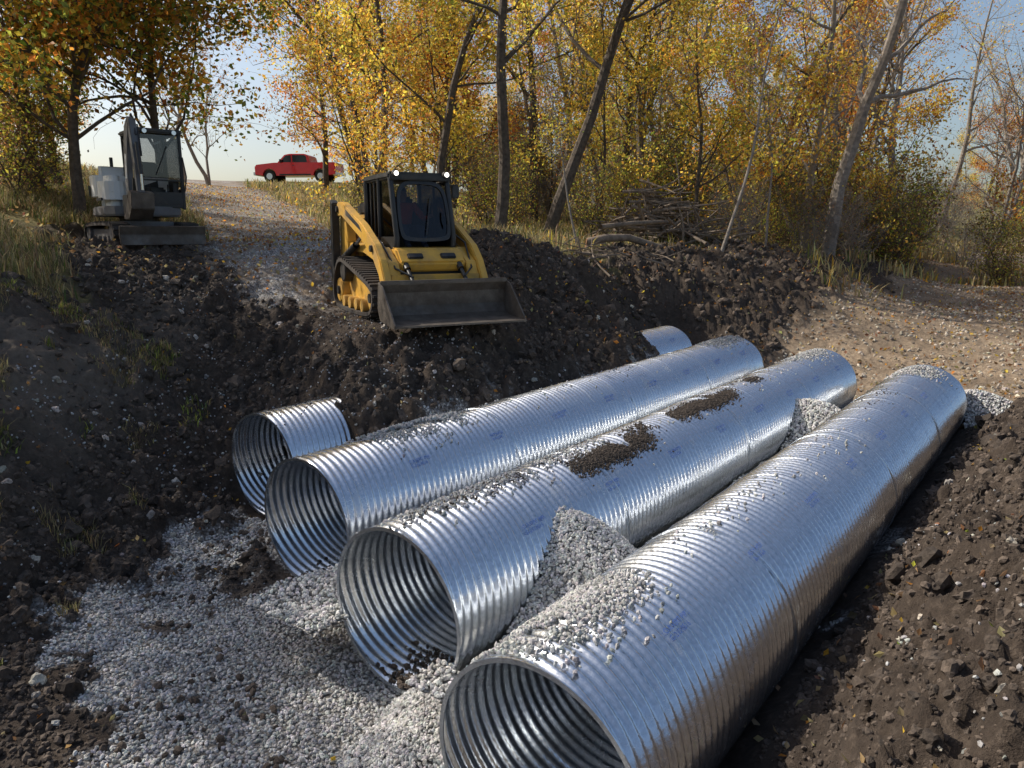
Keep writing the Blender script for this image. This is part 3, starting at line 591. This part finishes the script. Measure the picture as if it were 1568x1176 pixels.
def cyl(name,par,mat,c,r,h,axis='y',seg=28,r2=None):
    bm=bmesh.new(); bmesh.ops.create_cone(bm,cap_ends=True,segments=seg,radius1=r,radius2=r if r2 is None else r2,depth=h)
    if axis=='y': bmesh.ops.rotate(bm,verts=bm.verts,matrix=Matrix.Rotation(math.pi/2,3,'X'))
    if axis=='x': bmesh.ops.rotate(bm,verts=bm.verts,matrix=Matrix.Rotation(math.pi/2,3,'Y'))
    bmesh.ops.bevel(bm,geom=[e for e in bm.edges if len(e.link_faces)==2 and e.calc_face_angle(0)>1],offset=min(r,h)*.08,segments=2,affect='EDGES')
    o=fin(bm,name,par,mat); o.location=c; return o
def tube(name,par,mat,pts,r,sides=10):
    v,f=tube_np(pts,[r]*len(pts),sides); o=mesh_np(name,v,f,[mat],smooth=True); o.parent=par; return o
def band(name,par,mat,pts,t,y0,y1):
    P_=np.array(pts,float); n_=len(P_); c=P_.mean(0)
    nx_=np.roll(P_,-1,0)-np.roll(P_,1,0); nrm=np.stack([nx_[:,1],-nx_[:,0]],-1); nrm/=np.linalg.norm(nrm,axis=1)[:,None]
    if ((P_-c)*nrm).sum()<0: nrm=-nrm
    I=P_-nrm*t; V=[];F=[]
    for y_ in (y0,y1):
        V+= [(x,y_,z) for x,z in P_]; V+=[(x,y_,z) for x,z in I]
    for i in range(n_):
        j=(i+1)%n_
        F+=[(i,j,2*n_+j,2*n_+i),(n_+i,3*n_+i,3*n_+j,n_+j),(i,n_+i,n_+j,j),(2*n_+i,2*n_+j,3*n_+j,3*n_+i)]
    o=mesh_np(name,V,F,[mat]); o.parent=par; return o
def smoothloop(pts,it=2):
    P_=np.array(pts,float)
    for _ in range(it):
        Q_=np.roll(P_,-1,0); P_=np.stack([.75*P_+.25*Q_,.25*P_+.75*Q_],1).reshape(-1,2)
    return P_
def track(par,pts,y0,y1,nm,mat=M_rub):
    P_=smoothloop(pts,2); band(nm+'_belt',par,mat,P_,.05,y0,y1)
    seg=np.roll(P_,-1,0)-P_; ln=np.hypot(seg[:,0],seg[:,1]); tot=ln.sum(); cum=np.concatenate([[0],np.cumsum(ln)]); c=P_.mean(0); V=[];F=[]
    for d_ in np.arange(0,tot,.11):
        i=min(np.searchsorted(cum,d_,side='right')-1,len(P_)-1); f=(d_-cum[i])/ln[i]; p=P_[i]+seg[i]*f; t_=seg[i]/ln[i]; nn=np.array([t_[1],-t_[0]])
        if np.dot(p-c,nn)<0: nn=-nn
        b0=len(V)
        for y_ in (y0+.01,y1-.01):
            for s_,h in ((-.025,0),(.025,0),(.018,.035),(-.018,.035)): q=p+t_*s_+nn*h; V.append((q[0],y_,q[1]))
        F+=[(b0,b0+1,b0+2,b0+3),(b0+4,b0+7,b0+6,b0+5),(b0+3,b0+2,b0+6,b0+7),(b0+1,b0+5,b0+6,b0+2),(b0,b0+3,b0+7,b0+4)]
    o=mesh_np(nm+'_lugs',V,F,[mat]); o.parent=par
# ------------------------------------------------------------------ compact track loader
hd=math.radians(-90+27)
SL=empty('compact_track_loader',(-1.57,11.8,1.96),hd,.98)
tp=[(-.95,0),(.75,0),(1.0,.12),(1.08,.33),(.95,.5),(-.45,.80),(-.78,.84),(-1.05,.68),(-1.25,.33),(-1.18,.1)]
for sgn,nm in ((1,'left'),(-1,'right')):
    y0,y1=sorted((sgn*.52,sgn*.98)); track(SL,tp,y0,y1,nm+'_track')
    yc=sgn*.76
    prism(nm+'_track_frame',SL,M_yel,[(-.95,.2),(.7,.2),(.75,.36),(.1,.5),(-.6,.66),(-.95,.45)],sgn*.60,sgn*.80)
    for i,xx in enumerate((-.7,-.35,0,.35)): cyl(nm+'_roller_%d'%i,SL,M_yel,(xx,yc,.14),.095,.36)
    cyl(nm+'_idler_front',SL,M_yel,(.82,yc,.29),.2,.34); cyl(nm+'_idler_rear',SL,M_yel,(-.98,yc,.3),.2,.34); cyl(nm+'_sprocket',SL,M_blk,(-.68,yc,.62),.17,.36)
    for xx,zz in ((.82,.29),(-.98,.3)): cyl(nm+'_hub_%d'%int(xx*10),SL,M_blk,(xx,sgn*.94,zz),.07,.04)
    prism(nm+'_fender',SL,M_yel,[(-1.35,.95),(-.2,.92),(.5,.78),(.56,.9),(.2,1.04),(-1.35,1.08)],sgn*.5,sgn*.72)
    prism(nm+'_rear_tower',SL,M_yel,[(-1.55,.5),(-1.15,.6),(-1.0,1.1),(-1.15,1.62),(-1.42,1.66),(-1.5,1.2)],sgn*.60,sgn*.74)
    prism(nm+'_rear_post',SL,M_blk,[(-1.6,.45),(-1.42,.45),(-1.36,1.72),(-1.5,1.78)],sgn*.78,sgn*.9)
    prism(nm+'_lift_arm',SL,M_yel,[(-1.45,1.62),(-1.3,1.74),(-1.0,1.72),(.1,1.36),(.72,1.06),(.96,.84),(1.18,.5),(1.2,.34),(1.04,.32),(.88,.62),(.6,.86),(.0,1.14),(-1.1,1.5),(-1.38,1.5)],sgn*.70,sgn*.82,.015)
    prism(nm+'_arm_decal',SL,M_blk,[(-.8,1.60),(-.05,1.35),(.1,1.24),(-.8,1.51)],sgn*.817,sgn*.824,0)
    prism(nm+'_arm_knee',SL,M_yel,[(.55,1.02),(.95,.80),(1.1,.5),(.78,.5),(.5,.78)],sgn*.53,sgn*.70)
    tube(nm+'_lift_cylinder',SL,M_blk,[(-1.3,sgn*.78,.78),(-.4,sgn*.78,1.04)],.055); tube(nm+'_lift_rod',SL,M_chr,[(-.4,sgn*.78,1.04),(.05,sgn*.78,1.2)],.03)
    tube(nm+'_tilt_cylinder',SL,M_blk,[(.72,sgn*.42,.92),(1.02,sgn*.42,.7)],.05); tube(nm+'_tilt_rod',SL,M_blk,[(1.02,sgn*.42,.7),(1.25,sgn*.42,.52)],.03)
    tube(nm+'_arm_hose',SL,M_blk,[(-1.2,sgn*.69,1.6),(-.2,sgn*.68,1.32),(.6,sgn*.67,1.08),(1.0,sgn*.60,.72),(1.2,sgn*.4,.6)],.016,6)
    for xx,zz in ((-1.3,1.62),(1.1,.42),(.6,1.0)): cyl(nm+'_pin_%d'%int(xx*10),SL,M_blk,(xx,sgn*.83,zz),.05,.05)
box('chassis',SL,M_blk,(-.15,0,.55),(2.0,1.0,.6)); box('belly_plate',SL,M_steel,(.9,0,.42),(.08,1.0,.35))
box('engine_cover',SL,M_yel,(-1.15,0,1.15),(.75,1.1,.75),bev=.06); box('rear_grille',SL,M_blk,(-1.54,0,1.05),(.05,.8,.55))
box('rear_radiator_guard',SL,M_blk,(-1.05,0,1.62),(.6,.95,.2),bev=.04)
prism('front_cowl',SL,M_yel,[(.55,.74),(.93,.66),(.98,.80),(.78,1.0),(.55,1.02)],-.52,.52,.03)
box('cowl_slot_l',SL,M_blk,(.90,.26,.89),(.1,.24,.05),(0,.8,0)); box('cowl_slot_r',SL,M_blk,(.90,-.26,.89),(.1,.24,.05),(0,.8,0))
box('cross_tube',SL,M_yel,(1.02,0,.56),(.14,1.4,.14)); box('coupler_plate',SL,M_blk,(1.28,0,.34),(.08,1.1,.40),(0,-.2,0))
box('roof',SL,M_blk,(-.2,0,2.07),(1.36,1.0,.10),bev=.04); box('roof_front_visor',SL,M_blk,(.44,0,2.04),(.16,.96,.08))
for sgn,nm in ((1,'l'),(-1,'r')):
    tube('a_pillar_'+nm,SL,M_blk,[(.62,sgn*.45,.98),(.66,sgn*.45,1.15),(.42,sgn*.45,2.04)],.045); tube('b_pillar_'+nm,SL,M_blk,[(-.12,sgn*.46,1.0),(-.12,sgn*.46,2.04)],.035); tube('c_pillar_'+nm,SL,M_blk,[(-.8,sgn*.46,.98),(-.8,sgn*.46,2.04)],.05)
    prism('side_window_'+nm,SL,M_glass,[(-.76,1.15),(.6,1.15),(.40,2.0),(-.76,2.0)],sgn*.445,sgn*.452,0)
    prism('side_panel_'+nm,SL,M_blk,[(-.8,.92),(.62,.92),(.64,1.17),(-.8,1.17)],sgn*.43,sgn*.47,.005)
    for k in range(3): tube('side_guard_%s%d'%(nm,k),SL,M_blk,[(-.75+.2*k,sgn*.465,1.17),(-.75+.2*k,sgn*.465,2.0)],.012,6)
    cyl('work_light_'+nm,SL,M_blk,(.52,sgn*.40,2.09),.05,.08,'x')
def door():
    base=smoothloop([(-.30,0),(.30,0),(.41,.08),(.41,.6),(.36,.84),(.22,.93),(-.22,.93),(-.36,.84),(-.41,.6),(-.41,.08)],2)
    ins=np.array([0,.465])+(base-np.array([0,.465]))*.88; d=Vector((-.24,0,.89)).normalized(); o0=Vector((.68,0,1.10)); V=[];F=[]
    for off in (0,.04):
        for S in (base,ins): V+=[(o0+Vector((off,0,0))+Vector((0,p[0],0))+d*p[1])[:] for p in S]
    n_=len(base)
    for i in range(n_):
        j=(i+1)%n_; F+=[(2*n_+i,2*n_+j,3*n_+j,3*n_+i),(i,j,2*n_+j,2*n_+i),(n_+i,3*n_+i,3*n_+j,n_+j)]
    o=mesh_np('door_frame',V,F,[M_blk]); o.parent=SL
    bm=bmesh.new(); bm.faces.new([bm.verts.new(o0+Vector((.02,p[0],0))+d*p[1]) for p in ins]); fin(bm,'door_glass',SL,M_glass)
door()
tube('wiper',SL,M_blk,[(.72,.0,1.2),(.56,.12,1.75)],.01,6); tube('door_handle',SL,M_blk,[(.75,.33,1.35),(.76,.33,1.5),(.7,.33,1.6)],.014,6)
box('cab_floor',SL,M_blk,(0,0,.98),(1.3,.84,.04)); box('seat_base',SL,M_blk,(-.3,0,1.12),(.5,.5,.22),bev=.05); box('seat_back',SL,M_blk,(-.56,0,1.5),(.12,.48,.62),(0,-.15,0),bev=.05); box('cab_rear_wall',SL,M_blk,(-.76,0,1.3),(.05,.84,.6))
for s_ in (1,-1): box('armrest_%d'%(s_+1),SL,M_blk,(-.15,s_*.3,1.35),(.4,.1,.08)); tube('joystick_%d'%(s_+1),SL,M_blk,[(.05,s_*.3,1.35),(.08,s_*.3,1.52)],.02,8)
box('mirror_l',SL,M_blk,(.45,.58,1.85),(.05,.12,.2)); tube('mirror_arm_l',SL,M_blk,[(.45,.45,1.95),(.46,.58,1.95)],.012,6)
M_lamp,nt=newmat('lamp_lens'); e_=N(nt,'ShaderNodeEmission'); e_.inputs[0].default_value=(1,.95,.85,1); e_.inputs[1].default_value=4; o_=N(nt,'ShaderNodeOutputMaterial'); nt.links.new(e_.outputs[0],o_.inputs[0])
for s_ in (1,-1): cyl('lamp_lens_%d'%(s_+1),SL,M_lamp,(.565,s_*.40,2.09),.034,.01,'x')
sh=[(1.40,.54),(1.33,.42),(1.32,.2),(1.40,.06),(1.55,.0),(1.98,-.02),(1.98,.01),(1.57,.035),(1.44,.09),(1.36,.21),(1.37,.40),(1.44,.52)]
prism('bucket_shell',SL,M_steel,sh,-.96,.96,0)
box('bucket_top_bar',SL,M_steel,(1.43,0,.545),(.08,1.95,.06)); box('cutting_edge',SL,M_steel,(2.0,0,-.005),(.14,1.95,.025),bev=.004)
for s_ in (1,-1): prism('bucket_side_%d'%(s_+1),SL,M_steel,[(1.38,.56),(1.32,.2),(1.42,.02),(2.06,-.03),(2.06,.02),(1.56,.5)],s_*.962,s_*.985,.004)
# ------------------------------------------------------------------ operator
def skin_body(name,par,verts,edges,rads,mat,root=0,sub=2):
    me=bpy.data.meshes.new(name); me.from_pydata(verts,edges,[]); ob=bpy.data.objects.new(name,me); COL.objects.link(ob); ob.parent=par; me.materials.append(mat)
    md=ob.modifiers.new('s','SKIN'); sv=me.skin_vertices[0].data
    for i,r in enumerate(rads): sv[i].radius=(r,r) if not isinstance(r,tuple) else r; sv[i].use_root=(i==root)
    md.use_smooth_shade=True; ob.modifiers.new('u','SUBSURF').levels=sub; ob.modifiers['u'].render_levels=sub; return ob
OP=bpy.data.objects.new('seated_operator',None); COL.objects.link(OP); OP.location=SL.location; OP.rotation_euler=SL.rotation_euler; OP.scale=SL.scale
skin_body('torso_and_arms',OP,[(-.32,0,1.27),(-.35,0,1.45),(-.38,0,1.62),(-.37,0,1.70),(-.36,.19,1.66),(-.2,.29,1.45),(.04,.29,1.47),(-.36,-.19,1.66),(-.2,-.29,1.45),(.04,-.29,1.47)],[(0,1),(1,2),(2,3),(2,4),(4,5),(5,6),(2,7),(7,8),(8,9)],[(.15,.12),(.15,.12),(.16,.12),.07,.07,.052,.036,.07,.052,.036],M_shirt)
skin_body('legs',OP,[(-.32,0,1.25),(-.28,.1,1.25),(.12,.14,1.30),(.22,.14,1.04),(.34,.14,1.02),(-.28,-.1,1.25),(.12,-.14,1.30),(.22,-.14,1.04),(.34,-.14,1.02)],[(0,1),(1,2),(2,3),(3,4),(0,5),(5,6),(6,7),(7,8)],[.12,.1,.07,.05,.04,.1,.07,.05,.04],M_pants)
skin_body('head',OP,[(-.365,0,1.69),(-.355,0,1.76),(-.345,0,1.83),(-.35,0,1.90),(-.245,0,1.82)],[(0,1),(1,2),(2,3),(2,4)],[.055,.06,.085,.07,.014],M_skin)
skin_body('hair',OP,[(-.38,0,1.86),(-.37,0,1.92),(-.33,0,1.93)],[(0,1),(1,2)],[.085,.075,.05],M_cap)
for s_ in (1,-1):
    vs=[(.04,s_*.29,1.47),(.10,s_*.29,1.49)];es=[(0,1)];rs=[.032,.03]
    for k in range(5):
        yy=s_*(.29+(k-2)*.018); b0=len(vs); lf=(.035,.05,.055,.05,.04)[k]; vs+=[(.12,yy,1.51),(.12+lf*.6,yy,1.50),(.12+lf*.5,yy,1.47)]; es+=[(1,b0),(b0,b0+1),(b0+1,b0+2)]; rs+=[.010,.009,.008]
    skin_body('hand_%d'%(s_+1),OP,vs,es,rs,M_skin,0,1)
# ------------------------------------------------------------------ mini excavator
EXc=empty('mini_excavator',(-7.6,15.6,2.94),math.radians(-90+42),.95)
tp=[(-.9,0),(.9,0),(1.12,.12),(1.15,.3),(1.0,.44),(-1.0,.44),(-1.15,.3),(-1.12,.12)]
for s_,nm in ((1,'left'),(-1,'right')):
    y0,y1=sorted((s_*.5,s_*.85)); track(EXc,tp,y0,y1,nm+'_track'); box(nm+'_track_frame',EXc,M_gry,(0,s_*.66,.22),(1.7,.2,.2))
    for xx in (-.9,.9): cyl(nm+'_wheel_%d'%int(xx*10),EXc,M_gry,(xx,s_*.67,.23),.17,.3)
    for xx in (-.5,-.15,.2,.55): cyl(nm+'_roll_%d'%int(xx*100),EXc,M_gry,(xx,s_*.67,.11),.07,.3)
box('undercarriage',EXc,M_gry,(0,0,.35),(1.2,1.0,.25)); cyl('slew_ring',EXc,M_blk,(0,0,.52),.4,.12,'z')
prism('dozer_blade',EXc,M_steel,[(1.45,.02),(1.52,.0),(1.47,.2),(1.52,.36),(1.44,.38),(1.38,.2)],-.82,.82,.008)
for s_ in (1,-1): tube('blade_arm_%d'%(s_+1),EXc,M_gry,[(.5,s_*.3,.3),(1.4,s_*.35,.2)],.05)
hp=[(.55,-.75),(.75,-.3),(.75,.3),(.6,.75),(-.5,.8),(-1.0,.6),(-1.2,.2),(-1.2,-.2),(-1.0,-.6),(-.5,-.8)]
def vprism(name,par,mat,pts,z0,z1,bev=.03,sm=1):
    P_=smoothloop(pts,sm); bm=bmesh.new(); A=[bm.verts.new((x,y,z0)) for x,y in P_]; B=[bm.verts.new((x,y,z1)) for x,y in P_]; bm.faces.new(A); bm.faces.new(B[::-1]); n_=len(P_)
    for i in range(n_): bm.faces.new((A[i],B[i],B[(i+1)%n_],A[(i+1)%n_]))
    bmesh.ops.recalc_face_normals(bm,faces=bm.faces); bmesh.ops.bevel(bm,geom=[e for e in bm.edges if abs(e.verts[0].co.z-e.verts[1].co.z)<.01],offset=bev,segments=4,affect='EDGES'); return fin(bm,name,par,mat)
vprism('house_base',EXc,M_gry,hp,.58,.78)
vprism('counterweight',EXc,M_wht,[(-.35,.78),(-.9,.65),(-1.22,.3),(-1.22,-.3),(-.95,-.7),(-.3,-.8),(-.2,-.6),(-.2,.7)],.79,1.62,.2,2)
vprism('engine_hood',EXc,M_wht,[(-.15,-.2),(.4,-.3),(.4,-.72),(-.3,-.78)],.79,1.40,.12,2)
box('hood_vent',EXc,M_blk,(-.68,-.765,1.12),(.3,.03,.22),(0,0,-.22)); box('hood_stripe',EXc,M_blk,(.0,-.755,.92),(.4,.03,.06)); cyl('exhaust',EXc,M_blk,(-.8,-.25,1.72),.035,.25,'z')
for x_,y_ in ((.65,.72),(.65,-.1),(-.35,.72),(-.35,-.1)): box('cab_post_%d_%d'%(int(x_*10),int(y_*10)),EXc,M_blk,(x_,y_,1.5),(.07,.07,1.55))
box('cab_roof',EXc,M_blk,(.15,.31,2.3),(1.15,.95,.09),bev=.04); box('cab_floor',EXc,M_blk,(.15,.31,.8),(1.05,.86,.08)); box('cab_kick_panel',EXc,M_blk,(.66,.31,.95),(.04,.8,.26)); box('cab_mid_bar',EXc,M_blk,(.66,.31,1.32),(.03,.8,.035))
box('cab_side_lower',EXc,M_blk,(.15,.735,.98),(1.0,.03,.36)); box('windshield',EXc,M_glassc,(.665,.31,1.80),(.006,.78,.85),bev=0); box('side_glass',EXc,M_glassc,(.15,.735,1.7),(.95,.006,1.0),bev=0); box('right_glass',EXc,M_glassc,(.15,-.115,1.7),(.95,.006,1.0),bev=0); box('rear_glass',EXc,M_glassc,(-.37,.31,1.9),(.006,.78,.7),bev=0)
for y_ in (.02,.6): cyl('cab_light_%d'%int(y_*10),EXc,M_chr,(.73,y_,2.28),.045,.05,'x')
tube('grab_rail',EXc,M_blk,[(.72,.74,1.1),(.76,.78,1.4),(.72,.74,1.8)],.014,6); box('cab_mirror',EXc,M_blk,(.72,-.22,2.0),(.04,.12,.2)); tube('windshield_wiper',EXc,M_blk,[(.68,.2,1.42),(.68,.45,2.0)],.01,6)
box('cab_rear_lower',EXc,M_blk,(-.37,.31,1.2),(.03,.8,.7)); box('console',EXc,M_blk,(.4,.62,1.1),(.3,.12,.5)); box('seat',EXc,M_blk,(-.05,.31,1.1),(.45,.45,.2),bev=.04); box('seat_back',EXc,M_blk,(-.27,.31,1.45),(.1,.43,.6),(0,-.1,0),bev=.04); tube('lever_a',EXc,M_blk,[(.35,.5,.85),(.4,.5,1.25)],.015); tube('lever_b',EXc,M_blk,[(.35,.15,.85),(.4,.15,1.25)],.015)
box('swing_bracket',EXc,M_blk,(.9,-.38,.8),(.35,.26,.38))
prism('boom',EXc,M_gry,[(.82,.8),(1.02,.8),(1.08,1.4),(1.2,1.9),(1.38,2.28),(1.3,2.42),(1.12,2.3),(.95,1.9),(.86,1.4)],-.46,-.31)
prism('boom_decal',EXc,M_wht,[(.93,1.3),(1.03,1.3),(1.1,1.75),(1.0,1.78)],-.467,-.462,0)
prism('stick',EXc,M_gry,[(1.26,2.46),(1.42,2.40),(1.55,1.7),(1.60,1.0),(1.50,.98),(1.38,1.7)],-.45,-.32)
tube('boom_cylinder',EXc,M_blk,[(1.12,-.385,.75),(1.25,-.385,1.3)],.05); tube('boom_rod',EXc,M_chr,[(1.25,-.385,1.3),(1.33,-.385,1.75)],.028)
tube('stick_cylinder',EXc,M_blk,[(.88,-.385,1.75),(1.08,-.385,2.35)],.045); tube('bucket_cylinder',EXc,M_blk,[(1.58,-.385,1.95),(1.68,-.385,1.35)],.04); tube('bucket_rod',EXc,M_chr,[(1.68,-.385,1.35),(1.68,-.385,1.05)],.025); tube('hose',EXc,M_blk,[(.8,-.36,1.0),(.78,-.36,1.7),(1.0,-.36,2.35),(1.3,-.36,2.5),(1.5,-.36,2.1)],.018); tube('hose_b',EXc,M_blk,[(.84,-.30,1.0),(.86,-.29,1.7),(1.1,-.29,2.3),(1.42,-.30,2.3),(1.62,-.33,1.7)],.016)
prism('bucket',EXc,M_steel,[(1.5,1.05),(1.66,1.0),(1.62,.7),(1.4,.5),(1.08,.5),(1.05,.56),(1.2,.66),(1.36,.86)],-.6,-.17)
for k in range(4): box('tooth_%d'%k,EXc,M_steel,(1.04,-.55+k*.11,.53),(.12,.04,.03),bev=.004)
# ------------------------------------------------------------------ pickup truck
TR=empty('pickup_truck',(-14.4,52.5,float(gz(-14.4,52.5))-.05),math.radians(180-6),.94)
def arch(cx,r,z0,n_=9): return [(cx+r*math.cos(t),z0+r*math.sin(t)) for t in np.linspace(math.pi,0,n_)]
body=[(-2.95,.55)]+[(x,z) for x,z in arch(-1.85,.5,.45)]+[(-1.2,.45),(1.3,.45)]+arch(1.9,.5,.45)+[(2.55,.5),(2.95,.55),(2.97,1.05),(2.85,1.22),(1.55,1.35),(.6,1.36),(-2.93,1.34)]
prism('body',TR,M_red,body,-.98,.98,.02)
prism('cab',TR,M_red,[(1.35,1.33),(.75,1.9),(.4,1.96),(-.7,1.95),(-.95,1.85),(-1.1,1.33)],-.86,.86,.05)
for s_ in (1,-1):
    prism('side_window_front_%d'%(s_+1),TR,M_dglass,[(1.12,1.38),(.68,1.82),(.3,1.86),(.3,1.38)],s_*.862,s_*.875,0); prism('side_window_rear_%d'%(s_+1),TR,M_dglass,[(.2,1.38),(.2,1.86),(-.65,1.86),(-.8,1.78),(-.88,1.38)],s_*.862,s_*.875,0)
    for xx in (-1.85,1.9): cyl('wheel_%d_%d'%(s_+1,int(xx*10)),TR,M_tire,(xx,s_*.82,.42),.42,.28); cyl('rim_%d_%d'%(s_+1,int(xx*10)),TR,M_chr,(xx,s_*.965,.42),.22,.03)
    box('mirror_%d'%(s_+1),TR,M_blk,(1.0,s_*1.08,1.45),(.1,.18,.24)); box('handle_%d'%(s_+1),TR,M_blk,(.1,s_*.985,1.15),(.18,.02,.04)); box('headlight_%d'%(s_+1),TR,M_chr,(2.93,s_*.78,1.0),(.12,.32,.22)); box('door_trim_%d'%(s_+1),TR,M_blk,(0,s_*.985,.52),(2.3,.03,.1))
prism('windshield',TR,M_dglass,[(1.30,1.37),(.78,1.88),(.8,1.9),(1.34,1.38)],-.76,.76,0)
box('grille',TR,M_blk,(2.96,0,.98),(.06,1.2,.38)); box('front_bumper',TR,M_chr,(3.02,0,.6),(.15,1.9,.22)); box('rear_bumper',TR,M_chr,(-3.02,0,.6),(.15,1.9,.2)); box('bed_liner',TR,M_blk,(-2.0,0,1.345),(1.7,1.7,.03))
# ------------------------------------------------------------------ light & sky
SUN_AZ=-70; SUN_EL=41
az=math.radians(SUN_AZ); el=math.radians(SUN_EL)
sd=Vector((math.sin(az)*math.cos(el),math.cos(az)*math.cos(el),math.sin(el)))
sl=bpy.data.lights.new('sun','SUN'); sl.energy=5.0; sl.angle=math.radians(.5); sl.color=(1,.93,.82); so=bpy.data.objects.new('sun',sl); COL.objects.link(so); so.rotation_euler=(-sd).to_track_quat('-Z','Y').to_euler()
W=bpy.data.worlds.new('World'); scene.world=W; W.use_nodes=True; nt=W.node_tree; nt.nodes.clear()
sk=nt.nodes.new('ShaderNodeTexSky'); sk.sky_type='NISHITA'; sk.sun_disc=False; sk.sun_elevation=el; sk.sun_rotation=az%(2*math.pi); sk.air_density=1.0; sk.dust_density=2.8; sk.ozone_density=1.0
bg=nt.nodes.new('ShaderNodeBackground'); bg.inputs[1].default_value=.15; wo=nt.nodes.new('ShaderNodeOutputWorld'); nt.links.new(sk.outputs[0],bg.inputs[0]); nt.links.new(bg.outputs[0],wo.inputs[0])
cam=bpy.data.cameras.new('camera'); cam.lens=26.2; cam.sensor_width=36; cam.clip_end=2000; co=bpy.data.objects.new('camera',cam); COL.objects.link(co); co.location=(0,0,CAMZ); co.rotation_euler=(math.radians(90-11.4),0,0); scene.camera=co
scene.view_settings.view_transform='Standard'; scene.view_settings.look='None'; scene.view_settings.exposure=0
